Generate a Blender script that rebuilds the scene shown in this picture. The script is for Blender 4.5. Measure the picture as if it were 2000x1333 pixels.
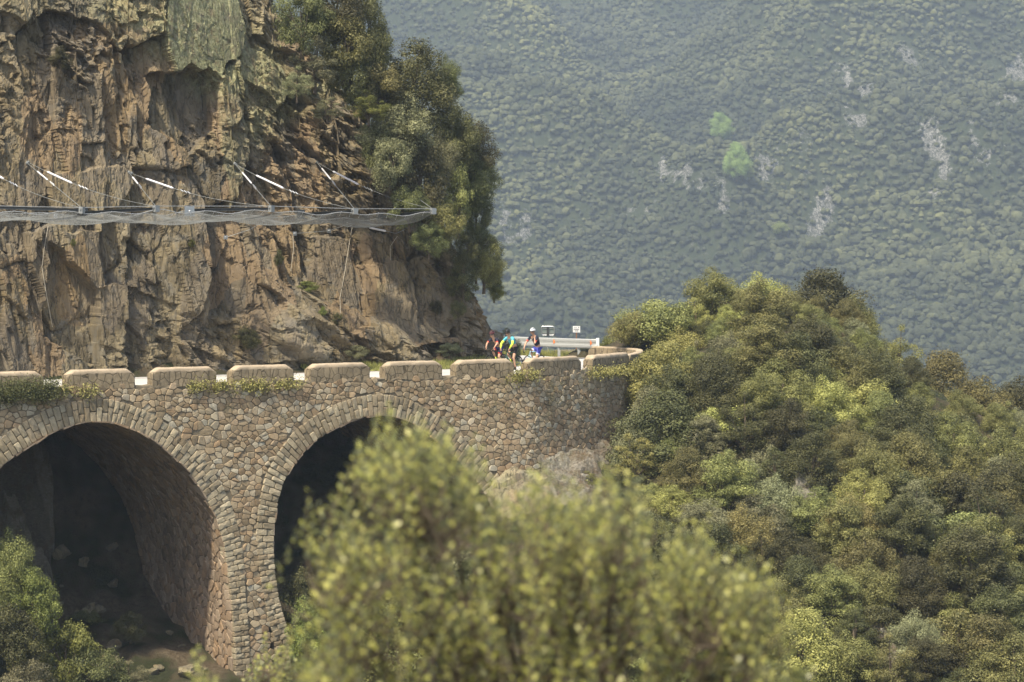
import bpy, math, random
import numpy as np
from mathutils import Vector, Matrix
random.seed(7); RNG = np.random.default_rng(11)
S = bpy.context.scene
for o in list(bpy.data.objects): bpy.data.objects.remove(o)
COL = S.collection

# ------------------------------------------------------------------ camera, sky, sun, exposure
FPX = 4722.2; PH = math.atan(146.5/FPX); CZ = 4.5
cam = bpy.data.cameras.new('camera'); cam.lens = 85; cam.sensor_width = 36
cam.clip_start = 0.5; cam.clip_end = 5000
cam.dof.use_dof = True; cam.dof.focus_distance = 101; cam.dof.aperture_fstop = 3.3
co = bpy.data.objects.new('camera', cam); COL.objects.link(co)
co.location = (0, 0, CZ); co.rotation_euler = (math.pi/2 - PH, 0, 0)
S.camera = co
SUN_EL = math.radians(57); SUN_DIR_H = (-0.54, -0.84)          # horizontal direction towards the sun
w = bpy.data.worlds.new('World'); S.world = w; w.use_nodes = True
nt = w.node_tree; sky = nt.nodes.new('ShaderNodeTexSky'); sky.sky_type = 'NISHITA'; sky.sun_disc = False
sky.sun_elevation = SUN_EL; sky.sun_rotation = math.atan2(SUN_DIR_H[0], SUN_DIR_H[1])
sky.air_density = 1.3; sky.dust_density = 3.5
nt.links.new(sky.outputs[0], nt.nodes['Background'].inputs[0]); nt.nodes['Background'].inputs[1].default_value = 0.135
sl = bpy.data.lights.new('sun', 'SUN'); sl.energy = 4.1; sl.angle = math.radians(2.0); sl.color = (1, .90, .70)
so = bpy.data.objects.new('sun', sl); COL.objects.link(so)
h_ = math.hypot(*SUN_DIR_H)
sd = Vector((SUN_DIR_H[0]/h_*math.cos(SUN_EL), SUN_DIR_H[1]/h_*math.cos(SUN_EL), math.sin(SUN_EL)))
so.rotation_euler = sd.to_track_quat('Z', 'Y').to_euler(); so.location = (0, 0, 60)
S.view_settings.view_transform = 'Standard'; S.view_settings.look = 'None'
S.view_settings.exposure = 0.88; S.view_settings.gamma = 1.0
S.render.resolution_x = 1024; S.render.resolution_y = 682

# ------------------------------------------------------------------ geometry helpers
def ray(px, py):
    a = (px-1000)/FPX; b = (666.5-py)/FPX
    return np.array([a, math.cos(PH)+b*math.sin(PH), -math.sin(PH)+b*math.cos(PH)])
def P(px, py, d):
    r = ray(px, py); k = d/r[1]
    return (r[0]*k, d, CZ + r[2]*k)
def pix(x, y, z):
    z = z-CZ
    f = y*math.cos(PH) - z*math.sin(PH); u = y*math.sin(PH) + z*math.cos(PH)
    return 1000 + FPX*x/f, 666.5 - FPX*u/f
TH = math.radians(34); A0 = np.array([-1.05, 99.0])
TV = np.array([math.cos(TH), math.sin(TH)]); NV = np.array([math.sin(TH), -math.cos(TH)])
def FW(t, q, z): # facade coordinates -> world (q positive into the hill)
    p = A0 + TV*t - NV*q
    return (p[0], p[1], z)
def FU(px, py, q=0):
    r = ray(px, py); k = (NV@A0 - q)/(NV@r[:2]); p = r*k
    return (p[:2]-A0)@TV, p[2]+CZ
def hsh(i, j, s=0):
    v = np.sin(i*127.1 + j*311.7 + s*74.7)*43758.5453
    return v - np.floor(v)
def vnoise(x, y, s=0):
    xi = np.floor(x); yi = np.floor(y); fx = x-xi; fy = y-yi
    fx = fx*fx*(3-2*fx); fy = fy*fy*(3-2*fy)
    a = hsh(xi, yi, s); b = hsh(xi+1, yi, s); c = hsh(xi, yi+1, s); d = hsh(xi+1, yi+1, s)
    return (a+(b-a)*fx)*(1-fy) + (c+(d-c)*fx)*fy
def fbm(x, y, s=0, o=4):
    r = 0; a = 0.5
    for k in range(o):
        r = r + a*(vnoise(x, y, s+k*3.1)-.5); x = x*2.03+11.3; y = y*2.01+5.7; a *= .5
    return r*2
def vor(x, y, s=0, jit=.85):
    xi = np.floor(x); yi = np.floor(y)
    d1 = np.full(x.shape, 1e9); d2 = np.full(x.shape, 1e9)
    idv = np.zeros(x.shape); dx = np.zeros(x.shape); dy = np.zeros(x.shape)
    for a in (-1, 0, 1):
        for b in (-1, 0, 1):
            cx = xi+a+.5+(hsh(xi+a, yi+b, s)-.5)*jit; cy = yi+b+.5+(hsh(xi+a, yi+b, s+9)-.5)*jit
            ex = x-cx; ey = y-cy; d = ex*ex+ey*ey
            m = d < d1
            d2 = np.where(m, d1, np.minimum(d2, d)); d1 = np.where(m, d, d1)
            idv = np.where(m, hsh(xi+a, yi+b, s+21), idv); dx = np.where(m, ex, dx); dy = np.where(m, ey, dy)
    return idv, dx, dy, np.sqrt(d2)-np.sqrt(d1)
def sstep(a, b, x):
    t = np.clip((x-a)/(b-a), 0, 1); return t*t*(3-2*t)

def link(o, parent=None):
    COL.objects.link(o)
    if parent is not None: o.parent = parent
    return o
def np_mesh(name, V, Q, mat=None, smooth=False, attrs=None):
    V = np.asarray(V, dtype=np.float32); Q = np.asarray(Q, dtype=np.int32); k = Q.shape[1]
    me = bpy.data.meshes.new(name); me.vertices.add(len(V)); me.vertices.foreach_set('co', V.ravel())
    me.loops.add(Q.size); me.loops.foreach_set('vertex_index', Q.ravel())
    me.polygons.add(len(Q)); me.polygons.foreach_set('loop_start', np.arange(len(Q), dtype=np.int32)*k)
    me.polygons.foreach_set('loop_total', np.full(len(Q), k, dtype=np.int32))
    if attrs:
        for nm, ar in attrs.items():
            at = me.attributes.new(nm, 'FLOAT_COLOR', 'POINT')
            c = np.ones((len(V), 4), dtype=np.float32); ar = np.asarray(ar)
            if ar.ndim == 1: c[:, 0] = ar
            else: c[:, :ar.shape[1]] = ar
            at.data.foreach_set('color', c.ravel())
    me.update(calc_edges=True)
    me.polygons.foreach_set('use_smooth', np.full(len(Q), smooth))
    if mat: me.materials.append(mat)
    return me
def grid_quads(n, m): # n rows, m cols
    i = np.arange(n-1)[:, None]*m + np.arange(m-1)[None, :]
    return np.stack([i, i+1, i+m+1, i+m], -1).reshape(-1, 4)
def mobj(name, me, parent=None, **tags):
    o = bpy.data.objects.new(name, me); link(o, parent)
    for k, v in tags.items(): o[k] = v
    return o
def thing(name, label, cat, loc=(0, 0, 0), rotz=0, group=None):
    o = bpy.data.objects.new(name, None); o.empty_display_size = .2
    COL.objects.link(o); o.location = loc; o.rotation_euler = (0, 0, rotz)
    o['label'] = label; o['category'] = cat
    if group: o['group'] = group
    return o
class MB:
    def __init__(s): s.v = []; s.f = []; s.m = []; s.col = []; s.mi = 0; s.c = .5
    def add(s, vs, fs):
        n = len(s.v); s.v += [tuple(v) for v in vs]; s.f += [tuple(i+n for i in f) for f in fs]
        s.m += [s.mi]*len(fs); s.col += [s.c]*len(vs)
    def box(s, c, d, rz=0, M=None):
        x, y, z = [k/2 for k in d]; vs = [Vector((a*x, b*y, e*z)) for a in (-1, 1) for b in (-1, 1) for e in (-1, 1)]
        R = M if M else Matrix.Rotation(rz, 3, 'Z'); c = Vector(c)
        s.add([R@v+c for v in vs], [(0, 1, 3, 2), (4, 6, 7, 5), (0, 4, 5, 1), (2, 3, 7, 6), (0, 2, 6, 4), (1, 5, 7, 3)])
    def tube(s, pts, rad, n=6, cap=True):
        pts = [Vector(p) for p in pts]; k = len(pts)
        if not hasattr(rad, '__len__'): rad = [rad]*k
        rings = []; up = None
        for i in range(k):
            d = (pts[min(i+1, k-1)]-pts[max(i-1, 0)]).normalized()
            if up is None:
                up = d.orthogonal().normalized()
            else:
                up = (up - d*up.dot(d)); up = up.normalized() if up.length > 1e-6 else d.orthogonal().normalized()
            b = d.cross(up)
            rings.append([pts[i]+(up*math.cos(2*math.pi*j/n)+b*math.sin(2*math.pi*j/n))*rad[i] for j in range(n)])
        vs = [v for r in rings for v in r]
        fs = [(i*n+j, i*n+(j+1) % n, (i+1)*n+(j+1) % n, (i+1)*n+j) for i in range(k-1) for j in range(n)]
        if cap: fs += [tuple(range(n-1, -1, -1)), tuple((k-1)*n+j for j in range(n))]
        s.add(vs, fs)
    def ball(s, c, r, nu=10, nv=7, M=None, fn=None):
        c = Vector(c); r = r if hasattr(r, '__len__') else (r, r, r); vs = []
        for i in range(nv+1):
            a = math.pi*i/nv
            for j in range(nu):
                b = 2*math.pi*j/nu
                v = Vector((math.sin(a)*math.cos(b)*r[0], math.sin(a)*math.sin(b)*r[1], math.cos(a)*r[2]))
                if fn: v = fn(v)
                if M: v = M@v
                vs.append(v+c)
        s.add(vs, [(i*nu+j, (i+1)*nu+j, (i+1)*nu+(j+1) % nu, i*nu+(j+1) % nu) for i in range(nv) for j in range(nu)])
    def torus(s, c, R, r, axis='Y', n=28, m=6, a0=0, a1=2*math.pi):
        c = Vector(c); pts = []
        full = abs(a1-a0-2*math.pi) < 1e-6
        for i in range(n+(0 if full else 1)):
            a = a0+(a1-a0)*i/n
            if axis == 'Y': ctr = Vector((math.cos(a), 0, math.sin(a)))
            else: ctr = Vector((math.cos(a), math.sin(a), 0))
            ax = Vector((0, 1, 0)) if axis == 'Y' else Vector((0, 0, 1))
            pts += [c+ctr*(R+r*math.cos(2*math.pi*j/m))+ax*r*math.sin(2*math.pi*j/m) for j in range(m)]
        k = n if full else n
        cnt = n if full else n+1
        s.add(pts, [(i*m+j, ((i+1) % cnt)*m+j, ((i+1) % cnt)*m+(j+1) % m, i*m+(j+1) % m) for i in range(k) for j in range(m)])
    def mesh(s, name, mats, smooth=False, attr=False):
        me = bpy.data.meshes.new(name); me.from_pydata([tuple(v) for v in s.v], [], s.f)
        for m in (mats if isinstance(mats, (list, tuple)) else [mats]): me.materials.append(m)
        me.polygons.foreach_set('material_index', s.m)
        me.polygons.foreach_set('use_smooth', [smooth]*len(s.f))
        if attr:
            at = me.attributes.new('tint', 'FLOAT_COLOR', 'POINT')
            c = np.ones((len(s.v), 4), dtype=np.float32); c[:, 0] = s.col; c[:, 1] = s.col; c[:, 2] = s.col
            at.data.foreach_set('color', c.ravel())
        me.update(); return me
    def obj(s, name, mats, parent=None, smooth=False, attr=False, **tags):
        return mobj(name, s.mesh(name, mats, smooth, attr), parent, **tags)

# ------------------------------------------------------------------ materials
class NB:
    def __init__(s, name):
        s.mat = bpy.data.materials.new(name); s.mat.use_nodes = True; s.t = s.mat.node_tree
        s.b = s.t.nodes['Principled BSDF']; s.b.inputs['Specular IOR Level'].default_value = .25
    def n(s, ty, **kw):
        nd = s.t.nodes.new(ty)
        for k, v in kw.items():
            if k in nd.inputs.keys(): nd.inputs[k].default_value = v
            else: setattr(nd, k, v)
        return nd
    def l(s, a, b): s.t.links.new(a, b)
    def coord(s, scale=(1, 1, 1), rot=(0, 0, 0), kind='Object'):
        tc = s.n('ShaderNodeTexCoord'); mp = s.n('ShaderNodeMapping')
        mp.inputs['Scale'].default_value = scale; mp.inputs['Rotation'].default_value = rot
        s.l(tc.outputs[kind], mp.inputs[0]); return mp.outputs[0]
    def noise(s, vec, scale, det=6, rough=.6, dist=0):
        n = s.n('ShaderNodeTexNoise'); n.inputs['Scale'].default_value = scale; n.inputs['Detail'].default_value = det
        n.inputs['Roughness'].default_value = rough; n.inputs['Distortion'].default_value = dist
        if vec: s.l(vec, n.inputs['Vector'])
        return n.outputs['Fac']
    def ramp(s, fac, stops, interp='LINEAR'):
        r = s.n('ShaderNodeValToRGB'); e = r.color_ramp.elements; r.color_ramp.interpolation = interp
        while len(e) < len(stops): e.new(.5)
        for el, (p, c) in zip(e, stops):
            el.position = p; el.color = (c if len(c) == 4 else (*c, 1)) if hasattr(c, '__len__') else (c, c, c, 1)
        s.l(fac, r.inputs[0]); return r.outputs[0]
    def mix(s, fac, a, b, blend='MIX'):
        m = s.n('ShaderNodeMix', data_type='RGBA', blend_type=blend)
        for sock, v in ((m.inputs[0], fac), (m.inputs[6], a), (m.inputs[7], b)):
            if isinstance(v, (int, float)): sock.default_value = v
            elif isinstance(v, tuple): sock.default_value = (*v, 1) if len(v) == 3 else v
            else: s.l(v, sock)
        return m.outputs[2]
    def math(s, op, a, b=0):
        m = s.n('ShaderNodeMath', operation=op)
        for sock, v in ((m.inputs[0], a), (m.inputs[1], b)):
            if isinstance(v, (int, float)): sock.default_value = v
            else: s.l(v, sock)
        return m.outputs[0]
    def attr(s, name, ch=0):
        a = s.n('ShaderNodeAttribute', attribute_name=name); sp = s.n('ShaderNodeSeparateColor')
        s.l(a.outputs['Color'], sp.inputs[0]); return sp.outputs[ch]
    def bump(s, h, st=.5, dist=.05):
        b = s.n('ShaderNodeBump'); b.inputs['Strength'].default_value = st; b.inputs['Distance'].default_value = dist
        s.l(h, b.inputs['Height']); s.l(b.outputs[0], s.b.inputs['Normal'])
    def done(s, col, rough=.85, metal=0):
        if isinstance(col, tuple): s.b.inputs['Base Color'].default_value = (*col, 1)
        else: s.l(col, s.b.inputs['Base Color'])
        if isinstance(rough, (int, float)): s.b.inputs['Roughness'].default_value = rough
        else: s.l(rough, s.b.inputs['Roughness'])
        s.b.inputs['Metallic'].default_value = metal
        return s.mat
def plain(name, col, rough=.7, metal=0, var=.15, sc=20):
    b = NB(name); v = b.coord(); f = b.noise(v, sc, 4)
    c = b.mix(f, tuple(k*(1-var) for k in col), tuple(min(1, k*(1+var)) for k in col))
    return b.done(c, rough, metal)

def rock_mat():
    b = NB('cliff_rock'); v = b.coord(); vs = b.coord(scale=(1, 1, .2))
    tint = b.attr('tint', 0); lich = b.attr('tint', 1); och = b.attr('tint', 2)
    n1 = b.noise(v, .55, 8, .62, .6); n2 = b.noise(vs, 2.6, 8, .7, .8); n3 = b.noise(vs, 9, 6, .7, .3)
    f = b.math('ADD', b.math('MULTIPLY', tint, .42), b.math('MULTIPLY', n1, .72))
    c = b.ramp(f, [(.26, (.058, .047, .030)), (.42, (.122, .099, .062)), (.56, (.198, .162, .100)), (.70, (.245, .204, .132)), (.86, (.20, .180, .138))])
    oc = b.ramp(n2, [(.38, (.12, .09, .048)), (.62, (.27, .20, .105))])
    c = b.mix(b.math('MULTIPLY', och, .6), c, oc)
    st = b.ramp(n3, [(.30, .55), (.46, 1.0), (.62, 1.05), (.78, 1.35)])
    c = b.mix(.8, c, st, 'MULTIPLY')
    dr = b.ramp(b.noise(b.coord(scale=(1, 1, .06)), 1.6, 6, .7, .2), [(.36, .48), (.47, 1)])
    c = b.mix(.75, c, dr, 'MULTIPLY')
    gv = b.ramp(b.noise(v, 1.3, 7, .7, .4), [(.5, 0), (.62, .6)])
    c = b.mix(gv, c, (.15, .142, .122))
    lf = b.math('MULTIPLY', b.ramp(b.noise(v, 3.0, 10, .78, .3), [(.38, .15), (.52, .95)]), lich)
    lc = b.ramp(b.noise(v, 7.5, 6, .7), [(.36, (.12, .118, .06)), (.5, (.25, .25, .13)), (.66, (.37, .36, .23))])
    gr = b.ramp(b.noise(b.coord(scale=(1, 1, .13), rot=(0, .12, 0)), 14, 6, .75, .2), [(.33, .45), (.47, 1), (.6, 1.05), (.75, 1.5)])
    c = b.mix(.42, c, gr, 'MULTIPLY')
    pt = b.n('ShaderNodeTexVoronoi'); pt.inputs['Scale'].default_value = .9; b.l(b.coord(scale=(1, 1, .35), rot=(0, .2, 0)), pt.inputs['Vector'])
    sp_ = b.n('ShaderNodeSeparateColor'); b.l(pt.outputs['Color'], sp_.inputs[0])
    c = b.mix(b.ramp(sp_.outputs[0], [(.6, 0), (.62, .45)]), c, (.15, .125, .098)); c = b.mix(b.ramp(sp_.outputs[1], [(.72, 0), (.74, .4)]), c, (.25, .165, .085))
    sc = b.n('ShaderNodeTexVoronoi', feature='DISTANCE_TO_EDGE'); sc.inputs['Scale'].default_value = 1.5
    wv = b.n('ShaderNodeVectorMath', operation='ADD'); b.l(vs, wv.inputs[0])
    nn = b.n('ShaderNodeTexNoise'); nn.inputs['Scale'].default_value = 1.8; nn.inputs['Detail'].default_value = 5; b.l(vs, nn.inputs['Vector']); b.l(nn.outputs['Color'], wv.inputs[1]); b.l(wv.outputs[0], sc.inputs['Vector'])
    cr = b.ramp(sc.outputs['Distance'], [(.0, .35), (.035, 1)])
    c = b.mix(.75, c, cr, 'MULTIPLY')
    c = b.mix(lf, c, b.mix(.5, lc, cr, 'MULTIPLY'))
    hh = b.math('ADD', b.math('MULTIPLY', n3, .45), b.math('MULTIPLY', cr, .25))
    b.bump(hh, .9, .12)
    return b.done(c, .88)
def stone_mat(name, base, warm=.5):
    b = NB(name); v = b.coord(); tint = b.attr('tint', 0); t2 = b.attr('tint', 1)
    n = b.noise(v, 5, 7, .65); n2 = b.noise(v, 28, 5, .7); n3 = b.noise(v, .35, 4, .6)
    c = b.ramp(tint, base)
    c = b.mix(b.math('MULTIPLY', b.ramp(t2, [(.55, 0), (.95, 1)]), warm), c, (.38, .25, .14))
    c = b.mix(.7, c, b.ramp(n, [(.3, .62), (.5, 1), (.75, 1.2)]), 'MULTIPLY')
    c = b.mix(.5, c, b.ramp(n2, [(.3, .6), (.55, 1.05)]), 'MULTIPLY')
    c = b.mix(.55, c, b.ramp(n3, [(.35, .62), (.62, 1.12)]), 'MULTIPLY')
    b.bump(b.math('ADD', n2, n), .7, .03)
    return b.done(c, .9)
STB = [(0, (.228, .172, .106)), (.3, (.312, .243, .154)), (.6, (.384, .304, .198)), (.85, (.405, .342, .242)), (1, (.448, .405, .312))]
M = {}
M['rock'] = rock_mat()
M['stone'] = stone_mat('rubble_stone', STB, .55)
M['vous'] = stone_mat('voussoir_stone', [(0, (.235, .190, .122)), (.5, (.32, .265, .178)), (1, (.405, .35, .245))], .3)
M['vault'] = stone_mat('vault_stone', [(0, (.22, .165, .115)), (.5, (.30, .225, .158)), (1, (.38, .30, .22))], .6)
def mortar():
    b = NB('mortar'); v = b.coord(); n = b.noise(v, 3, 7, .7)
    b.bump(b.noise(v, 20, 5), .6, .02)
    return b.done(b.ramp(n, [(.3, (.12, .098, .066)), (.7, (.22, .182, .125))]), .95)
M['mortar'] = mortar()
def parapet_mat():
    b = NB('parapet_masonry'); v = b.coord(scale=(1, 1, .85))
    vo = b.n('ShaderNodeTexVoronoi', feature='DISTANCE_TO_EDGE'); vo.inputs['Scale'].default_value = 3.6; vo.inputs['Randomness'].default_value = .62
    wv = b.n('ShaderNodeVectorMath', operation='ADD'); nn = b.n('ShaderNodeTexNoise'); nn.inputs['Scale'].default_value = 3; b.l(v, nn.inputs['Vector'])
    sc = b.n('ShaderNodeVectorMath', operation='SCALE'); sc.inputs['Scale'].default_value = .12; b.l(nn.outputs['Color'], sc.inputs[0])
    b.l(v, wv.inputs[0]); b.l(sc.outputs[0], wv.inputs[1]); b.l(wv.outputs[0], vo.inputs['Vector'])
    n = b.noise(v, 6, 7, .7); n2 = b.noise(v, 1.2, 4)
    body = b.ramp(n, [(.3, (.175, .138, .088)), (.55, (.25, .20, .13)), (.75, (.315, .26, .175))])
    j = b.ramp(vo.outputs['Distance'], [(.02, .30), (.06, 1)])
    # the joints stop at the cement capping, which is plain
    g = b.n('ShaderNodeNewGeometry'); sep = b.n('ShaderNodeSeparateXYZ'); b.l(b.coord(), sep.inputs[0])
    top = b.ramp(sep.outputs[2], [(.50, 0), (.54, 1)])
    j = b.mix(top, j, (1, 1, 1))
    c = b.mix(.85, body, j, 'MULTIPLY')
    c = b.mix(top, c, b.ramp(n, [(.3, (.32, .25, .175)), (.7, (.43, .35, .25))]))
    c = b.mix(.5, c, b.ramp(n2, [(.35, .75), (.65, 1.15)]), 'MULTIPLY')
    b.bump(b.math('ADD', b.math('MULTIPLY', j, .5), b.math('MULTIPLY', n, .6)), .7, .05)
    return b.done(c, .9)
M['parapet'] = parapet_mat()
def ground_mat():
    b = NB('hillside_ground'); v = b.coord()
    n = b.noise(v, .5, 8, .65); n2 = b.noise(v, 4, 8, .7); n3 = b.noise(v, .22, 5, .6)
    earth = b.ramp(n2, [(.3, (.10, .074, .045)), (.55, (.20, .155, .098)), (.75, (.29, .24, .17))])
    grass = b.ramp(n2, [(.3, (.03, .036, .014)), (.6, (.07, .078, .03)), (.8, (.11, .11, .05))])
    c = b.mix(b.ramp(n, [(.42, 0), (.56, 1)]), earth, grass)
    b.bump(b.math('ADD', n2, b.noise(v, 14, 6, .75)), 1, .35)
    return b.done(c, .95)
M['ground'] = ground_mat()
def road_mat():
    b = NB('pale_concrete_road'); v = b.coord(); n = b.noise(v, 1.2, 7, .65); n2 = b.noise(v, 60, 3)
    c = b.mix(.3, b.ramp(n, [(.3, (.40, .385, .36)), (.7, (.52, .50, .47))]), b.ramp(n2, [(.3, .7), (.7, 1.2)]), 'MULTIPLY')
    b.bump(n2, .3, .01); return b.done(c, .8)
M['road'] = road_mat()
def leaf_mat(name, c0, c1, spec=.3, trans=.13, blend=.45):
    b = NB(name); g = b.n('ShaderNodeNewGeometry'); oi = b.n('ShaderNodeObjectInfo')
    r = g.outputs['Random Per Island']; tint = b.attr('tint', 0)
    f = b.math('ADD', b.math('MULTIPLY', r, 1-blend), b.math('MULTIPLY', tint, blend))
    c = b.ramp(f, [(.12, c0), (.9, c1)])
    hs = b.n('ShaderNodeHueSaturation'); b.l(c, hs.inputs['Color'])
    b.l(b.math('ADD', b.math('MULTIPLY', oi.outputs['Random'], .05), .475), hs.inputs['Hue'])
    b.l(b.math('ADD', b.math('MULTIPLY', oi.outputs['Random'], .5), .72), hs.inputs['Value'])
    b.b.inputs['Specular IOR Level'].default_value = spec
    b.l(hs.outputs[0], b.b.inputs['Base Color']); b.b.inputs['Roughness'].default_value = .55
    tr = b.n('ShaderNodeBsdfTranslucent'); b.l(hs.outputs[0], tr.inputs[0]); mx = b.n('ShaderNodeMixShader'); mx.inputs[0].default_value = trans
    b.l(b.b.outputs[0], mx.inputs[1]); b.l(tr.outputs[0], mx.inputs[2])
    b.l(mx.outputs[0], b.t.nodes['Material Output'].inputs['Surface'])
    return b.mat
LM = {
 'dark':   leaf_mat('dark_holm_leaves', (.034, .036, .013), (.135, .132, .048)),
 'olive':  leaf_mat('olive_leaves', (.074, .080, .024), (.285, .275, .092)),
 'yellow': leaf_mat('yellow_green_leaves', (.130, .130, .036), (.430, .400, .130)),
 'grey':   leaf_mat('grey_green_leaves', (.095, .098, .048), (.300, .295, .150)),
 'green':  leaf_mat('fresh_green_leaves', (.080, .098, .022), (.260, .285, .075)),
 'brown':  leaf_mat('brownish_leaves', (.072, .066, .022), (.245, .215, .075)),
 'holm':   leaf_mat('holm_oak_leaves', (.048, .054, .019), (.180, .182, .066)),
 'fresh':  leaf_mat('spring_green_leaves', (.14, .19, .045), (.30, .37, .10)),
}
M['bark'] = plain('bark', (.10, .078, .055), .95, 0, .4, 12)
M['galv'] = plain('galvanised_steel', (.52, .53, .54), .38, .85, .12, 15)
M['galv_dull'] = plain('weathered_galvanised_steel', (.30, .31, .31), .55, .5, .2, 15)
M['post'] = plain('dark_steel_post', (.075, .08, .085), .5, .5, .2, 12)
M['white'] = plain('white_paint', (.78, .78, .78), .5, 0, .05, 8)
M['bright'] = plain('bright_zinc_tube', (.66, .66, .69), .4, .2, .05, 8)
M['black'] = plain('black_rubber', (.02, .02, .02), .7)

M['net'] = plain('net_wire', (.20, .21, .21), .6, .3)
M['white_rope'] = plain('pale_rope', (.40, .36, .29), .9)
M['rail'] = plain('pale_rail_steel', (.38, .39, .38), .5, .3, .08, 3)
M['white_end'] = plain('light_end_plate', (.66, .72, .74), .5, .1)
M['orange'] = plain('orange_reflector', (.75, .20, .04), .3)
M['signback'] = plain('sign_back_aluminium', (.22, .26, .25), .45, .4)
M['ink'] = plain('dark_lettering', (.04, .04, .045), .6)
M['rust'] = plain('rusty_post', (.26, .13, .07), .9)
M['black_gloss'] = plain('black_gloss', (.015, .015, .017), .25)
M['skin'] = plain('skin', (.52, .31, .21), .55, 0, .06, 6)
M['lip'] = plain('lips', (.35, .14, .11), .5)
M['hair'] = plain('dark_hair', (.03, .022, .016), .8)
M['navy'] = plain('dark_navy_jersey', (.020, .022, .040), .8, 0, .3, 9)
M['navy_blue'] = plain('navy_shorts', (.03, .04, .13), .75, 0, .3, 9)
M['blue_cloth'] = plain('blue_shorts', (.07, .08, .38), .75, 0, .2, 9)
M['whitecloth'] = plain('pale_violet_hem', (.62, .62, .85), .75)
M['black_cloth'] = plain('black_shorts', (.014, .013, .015), .8, 0, .3, 9)
M['red'] = plain('red_cuff', (.62, .04, .03), .7)
M['turq'] = plain('turquoise_jersey', (.10, .42, .52), .75, 0, .12, 7)
M['neon'] = plain('neon_yellow_warmer', (.60, .76, .08), .7)
M['hel_dark'] = plain('dark_helmet_red', (.10, .035, .04), .35, 0, .5, 14)
M['hel_black'] = plain('black_helmet', (.03, .035, .035), .35)
M['hel_white'] = plain('white_helmet', (.78, .80, .82), .35)
M['mint'] = plain('green_black_frame', (.05, .12, .09), .3, 0, .5, 5)
M['paleblue'] = plain('pale_blue_frame', (.45, .68, .78), .3)
M['bottle'] = plain('yellow_bottle', (.65, .75, .08), .4)

# ------------------------------------------------------------------ paths
def catmull(pts, n=8):
    pts = [np.array(p, float) for p in pts]; out = []
    for i in range(len(pts)-1):
        p0 = pts[max(i-1, 0)]; p1 = pts[i]; p2 = pts[i+1]; p3 = pts[min(i+2, len(pts)-1)]
        for k in range(n):
            t = k/n
            out.append(.5*((2*p1)+(-p0+p2)*t+(2*p0-5*p1+4*p2-p3)*t*t+(-p0+3*p1-3*p2+p3)*t**3))
    out.append(pts[-1]); return np.array(out)
def gx(px, d): return ((px-1000)/FPX*d*1.0, d)
OUT = [FW(-60, 0, 0)[:2], FW(-30, 0, 0)[:2], FW(-10, 0, 0)[:2], FW(-2, 0, 0)[:2], FW(1.6, 0, 0)[:2], gx(1052, 100.6), gx(1102, 101.9), gx(1150, 103.4), gx(1195, 105.3), gx(1230, 107.6),
       gx(1254, 111.3), gx(1244, 115), gx(1165, 118.4), gx(1090, 120.2), gx(1010, 122.5), gx(880, 126), gx(600, 134), gx(-400, 160)]
OUTP = catmull(OUT, 10)
seg = np.hypot(*np.diff(OUTP, axis=0).T); OUTS = np.concatenate([[0], np.cumsum(seg)])
iA = 40  # index of control point 4 (t=1.6)
SA = OUTS[iA]                                                        # arc length where the straight ends
def outer(s, off=0.0):   # s measured so that it equals the facade coordinate t on the straight part
    a = s - 1.6 + SA
    x = np.interp(a, OUTS, OUTP[:, 0]); y = np.interp(a, OUTS, OUTP[:, 1]); e = .25
    dx = np.interp(a+e, OUTS, OUTP[:, 0])-np.interp(a-e, OUTS, OUTP[:, 0]); dy = np.interp(a+e, OUTS, OUTP[:, 1])-np.interp(a-e, OUTS, OUTP[:, 1])
    L = np.hypot(dx, dy); dx, dy = dx/L, dy/L
    return x+dy*off, y-dx*off, dx, dy        # positive off = outwards (to the right of travel)
def s_of(px, lo=-30, hi=60):
    best = None
    for s in np.linspace(lo, hi, 1800):
        x, y, _, _ = outer(s); q = 1000+FPX*x/y
        if best is None or abs(q-px) < best[0]: best = (abs(q-px), s)
    return best[1]
INN = [FW(-60, 7.7, 0)[:2], FW(-20, 7.7, 0)[:2], FW(0, 7.7, 0)[:2], FW(4.6, 7.7, 0)[:2], (-.75, 109.2), (-1.1, 112), (-3.2, 115.2), (-8, 119), (-18, 124), (-40, 134), (-80, 152)]
INNP = catmull(INN, 10)
PX_END = OUTP[-1]

def seg_dist(X, Y, PL):
    best = np.full(X.shape, 1e9)
    for (x0, y0), (x1, y1) in zip(PL[:-1], PL[1:]):
        dx, dy = x1-x0, y1-y0; L = dx*dx+dy*dy
        t = np.clip(((X-x0)*dx+(Y-y0)*dy)/L, 0, 1)
        best = np.minimum(best, (X-x0-t*dx)**2+(Y-y0-t*dy)**2)
    return np.sqrt(best)
def inside(X, Y, PL):
    r = np.zeros(X.shape, bool); n = len(PL)
    for i in range(n):
        x0, y0 = PL[i]; x1, y1 = PL[(i+1) % n]
        c = (y0 > Y) != (y1 > Y)
        with np.errstate(divide='ignore', invalid='ignore'):
            xx = (x1-x0)*(Y-y0)/(y1-y0)+x0
        r ^= c & (X < xx)
    return r
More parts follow.
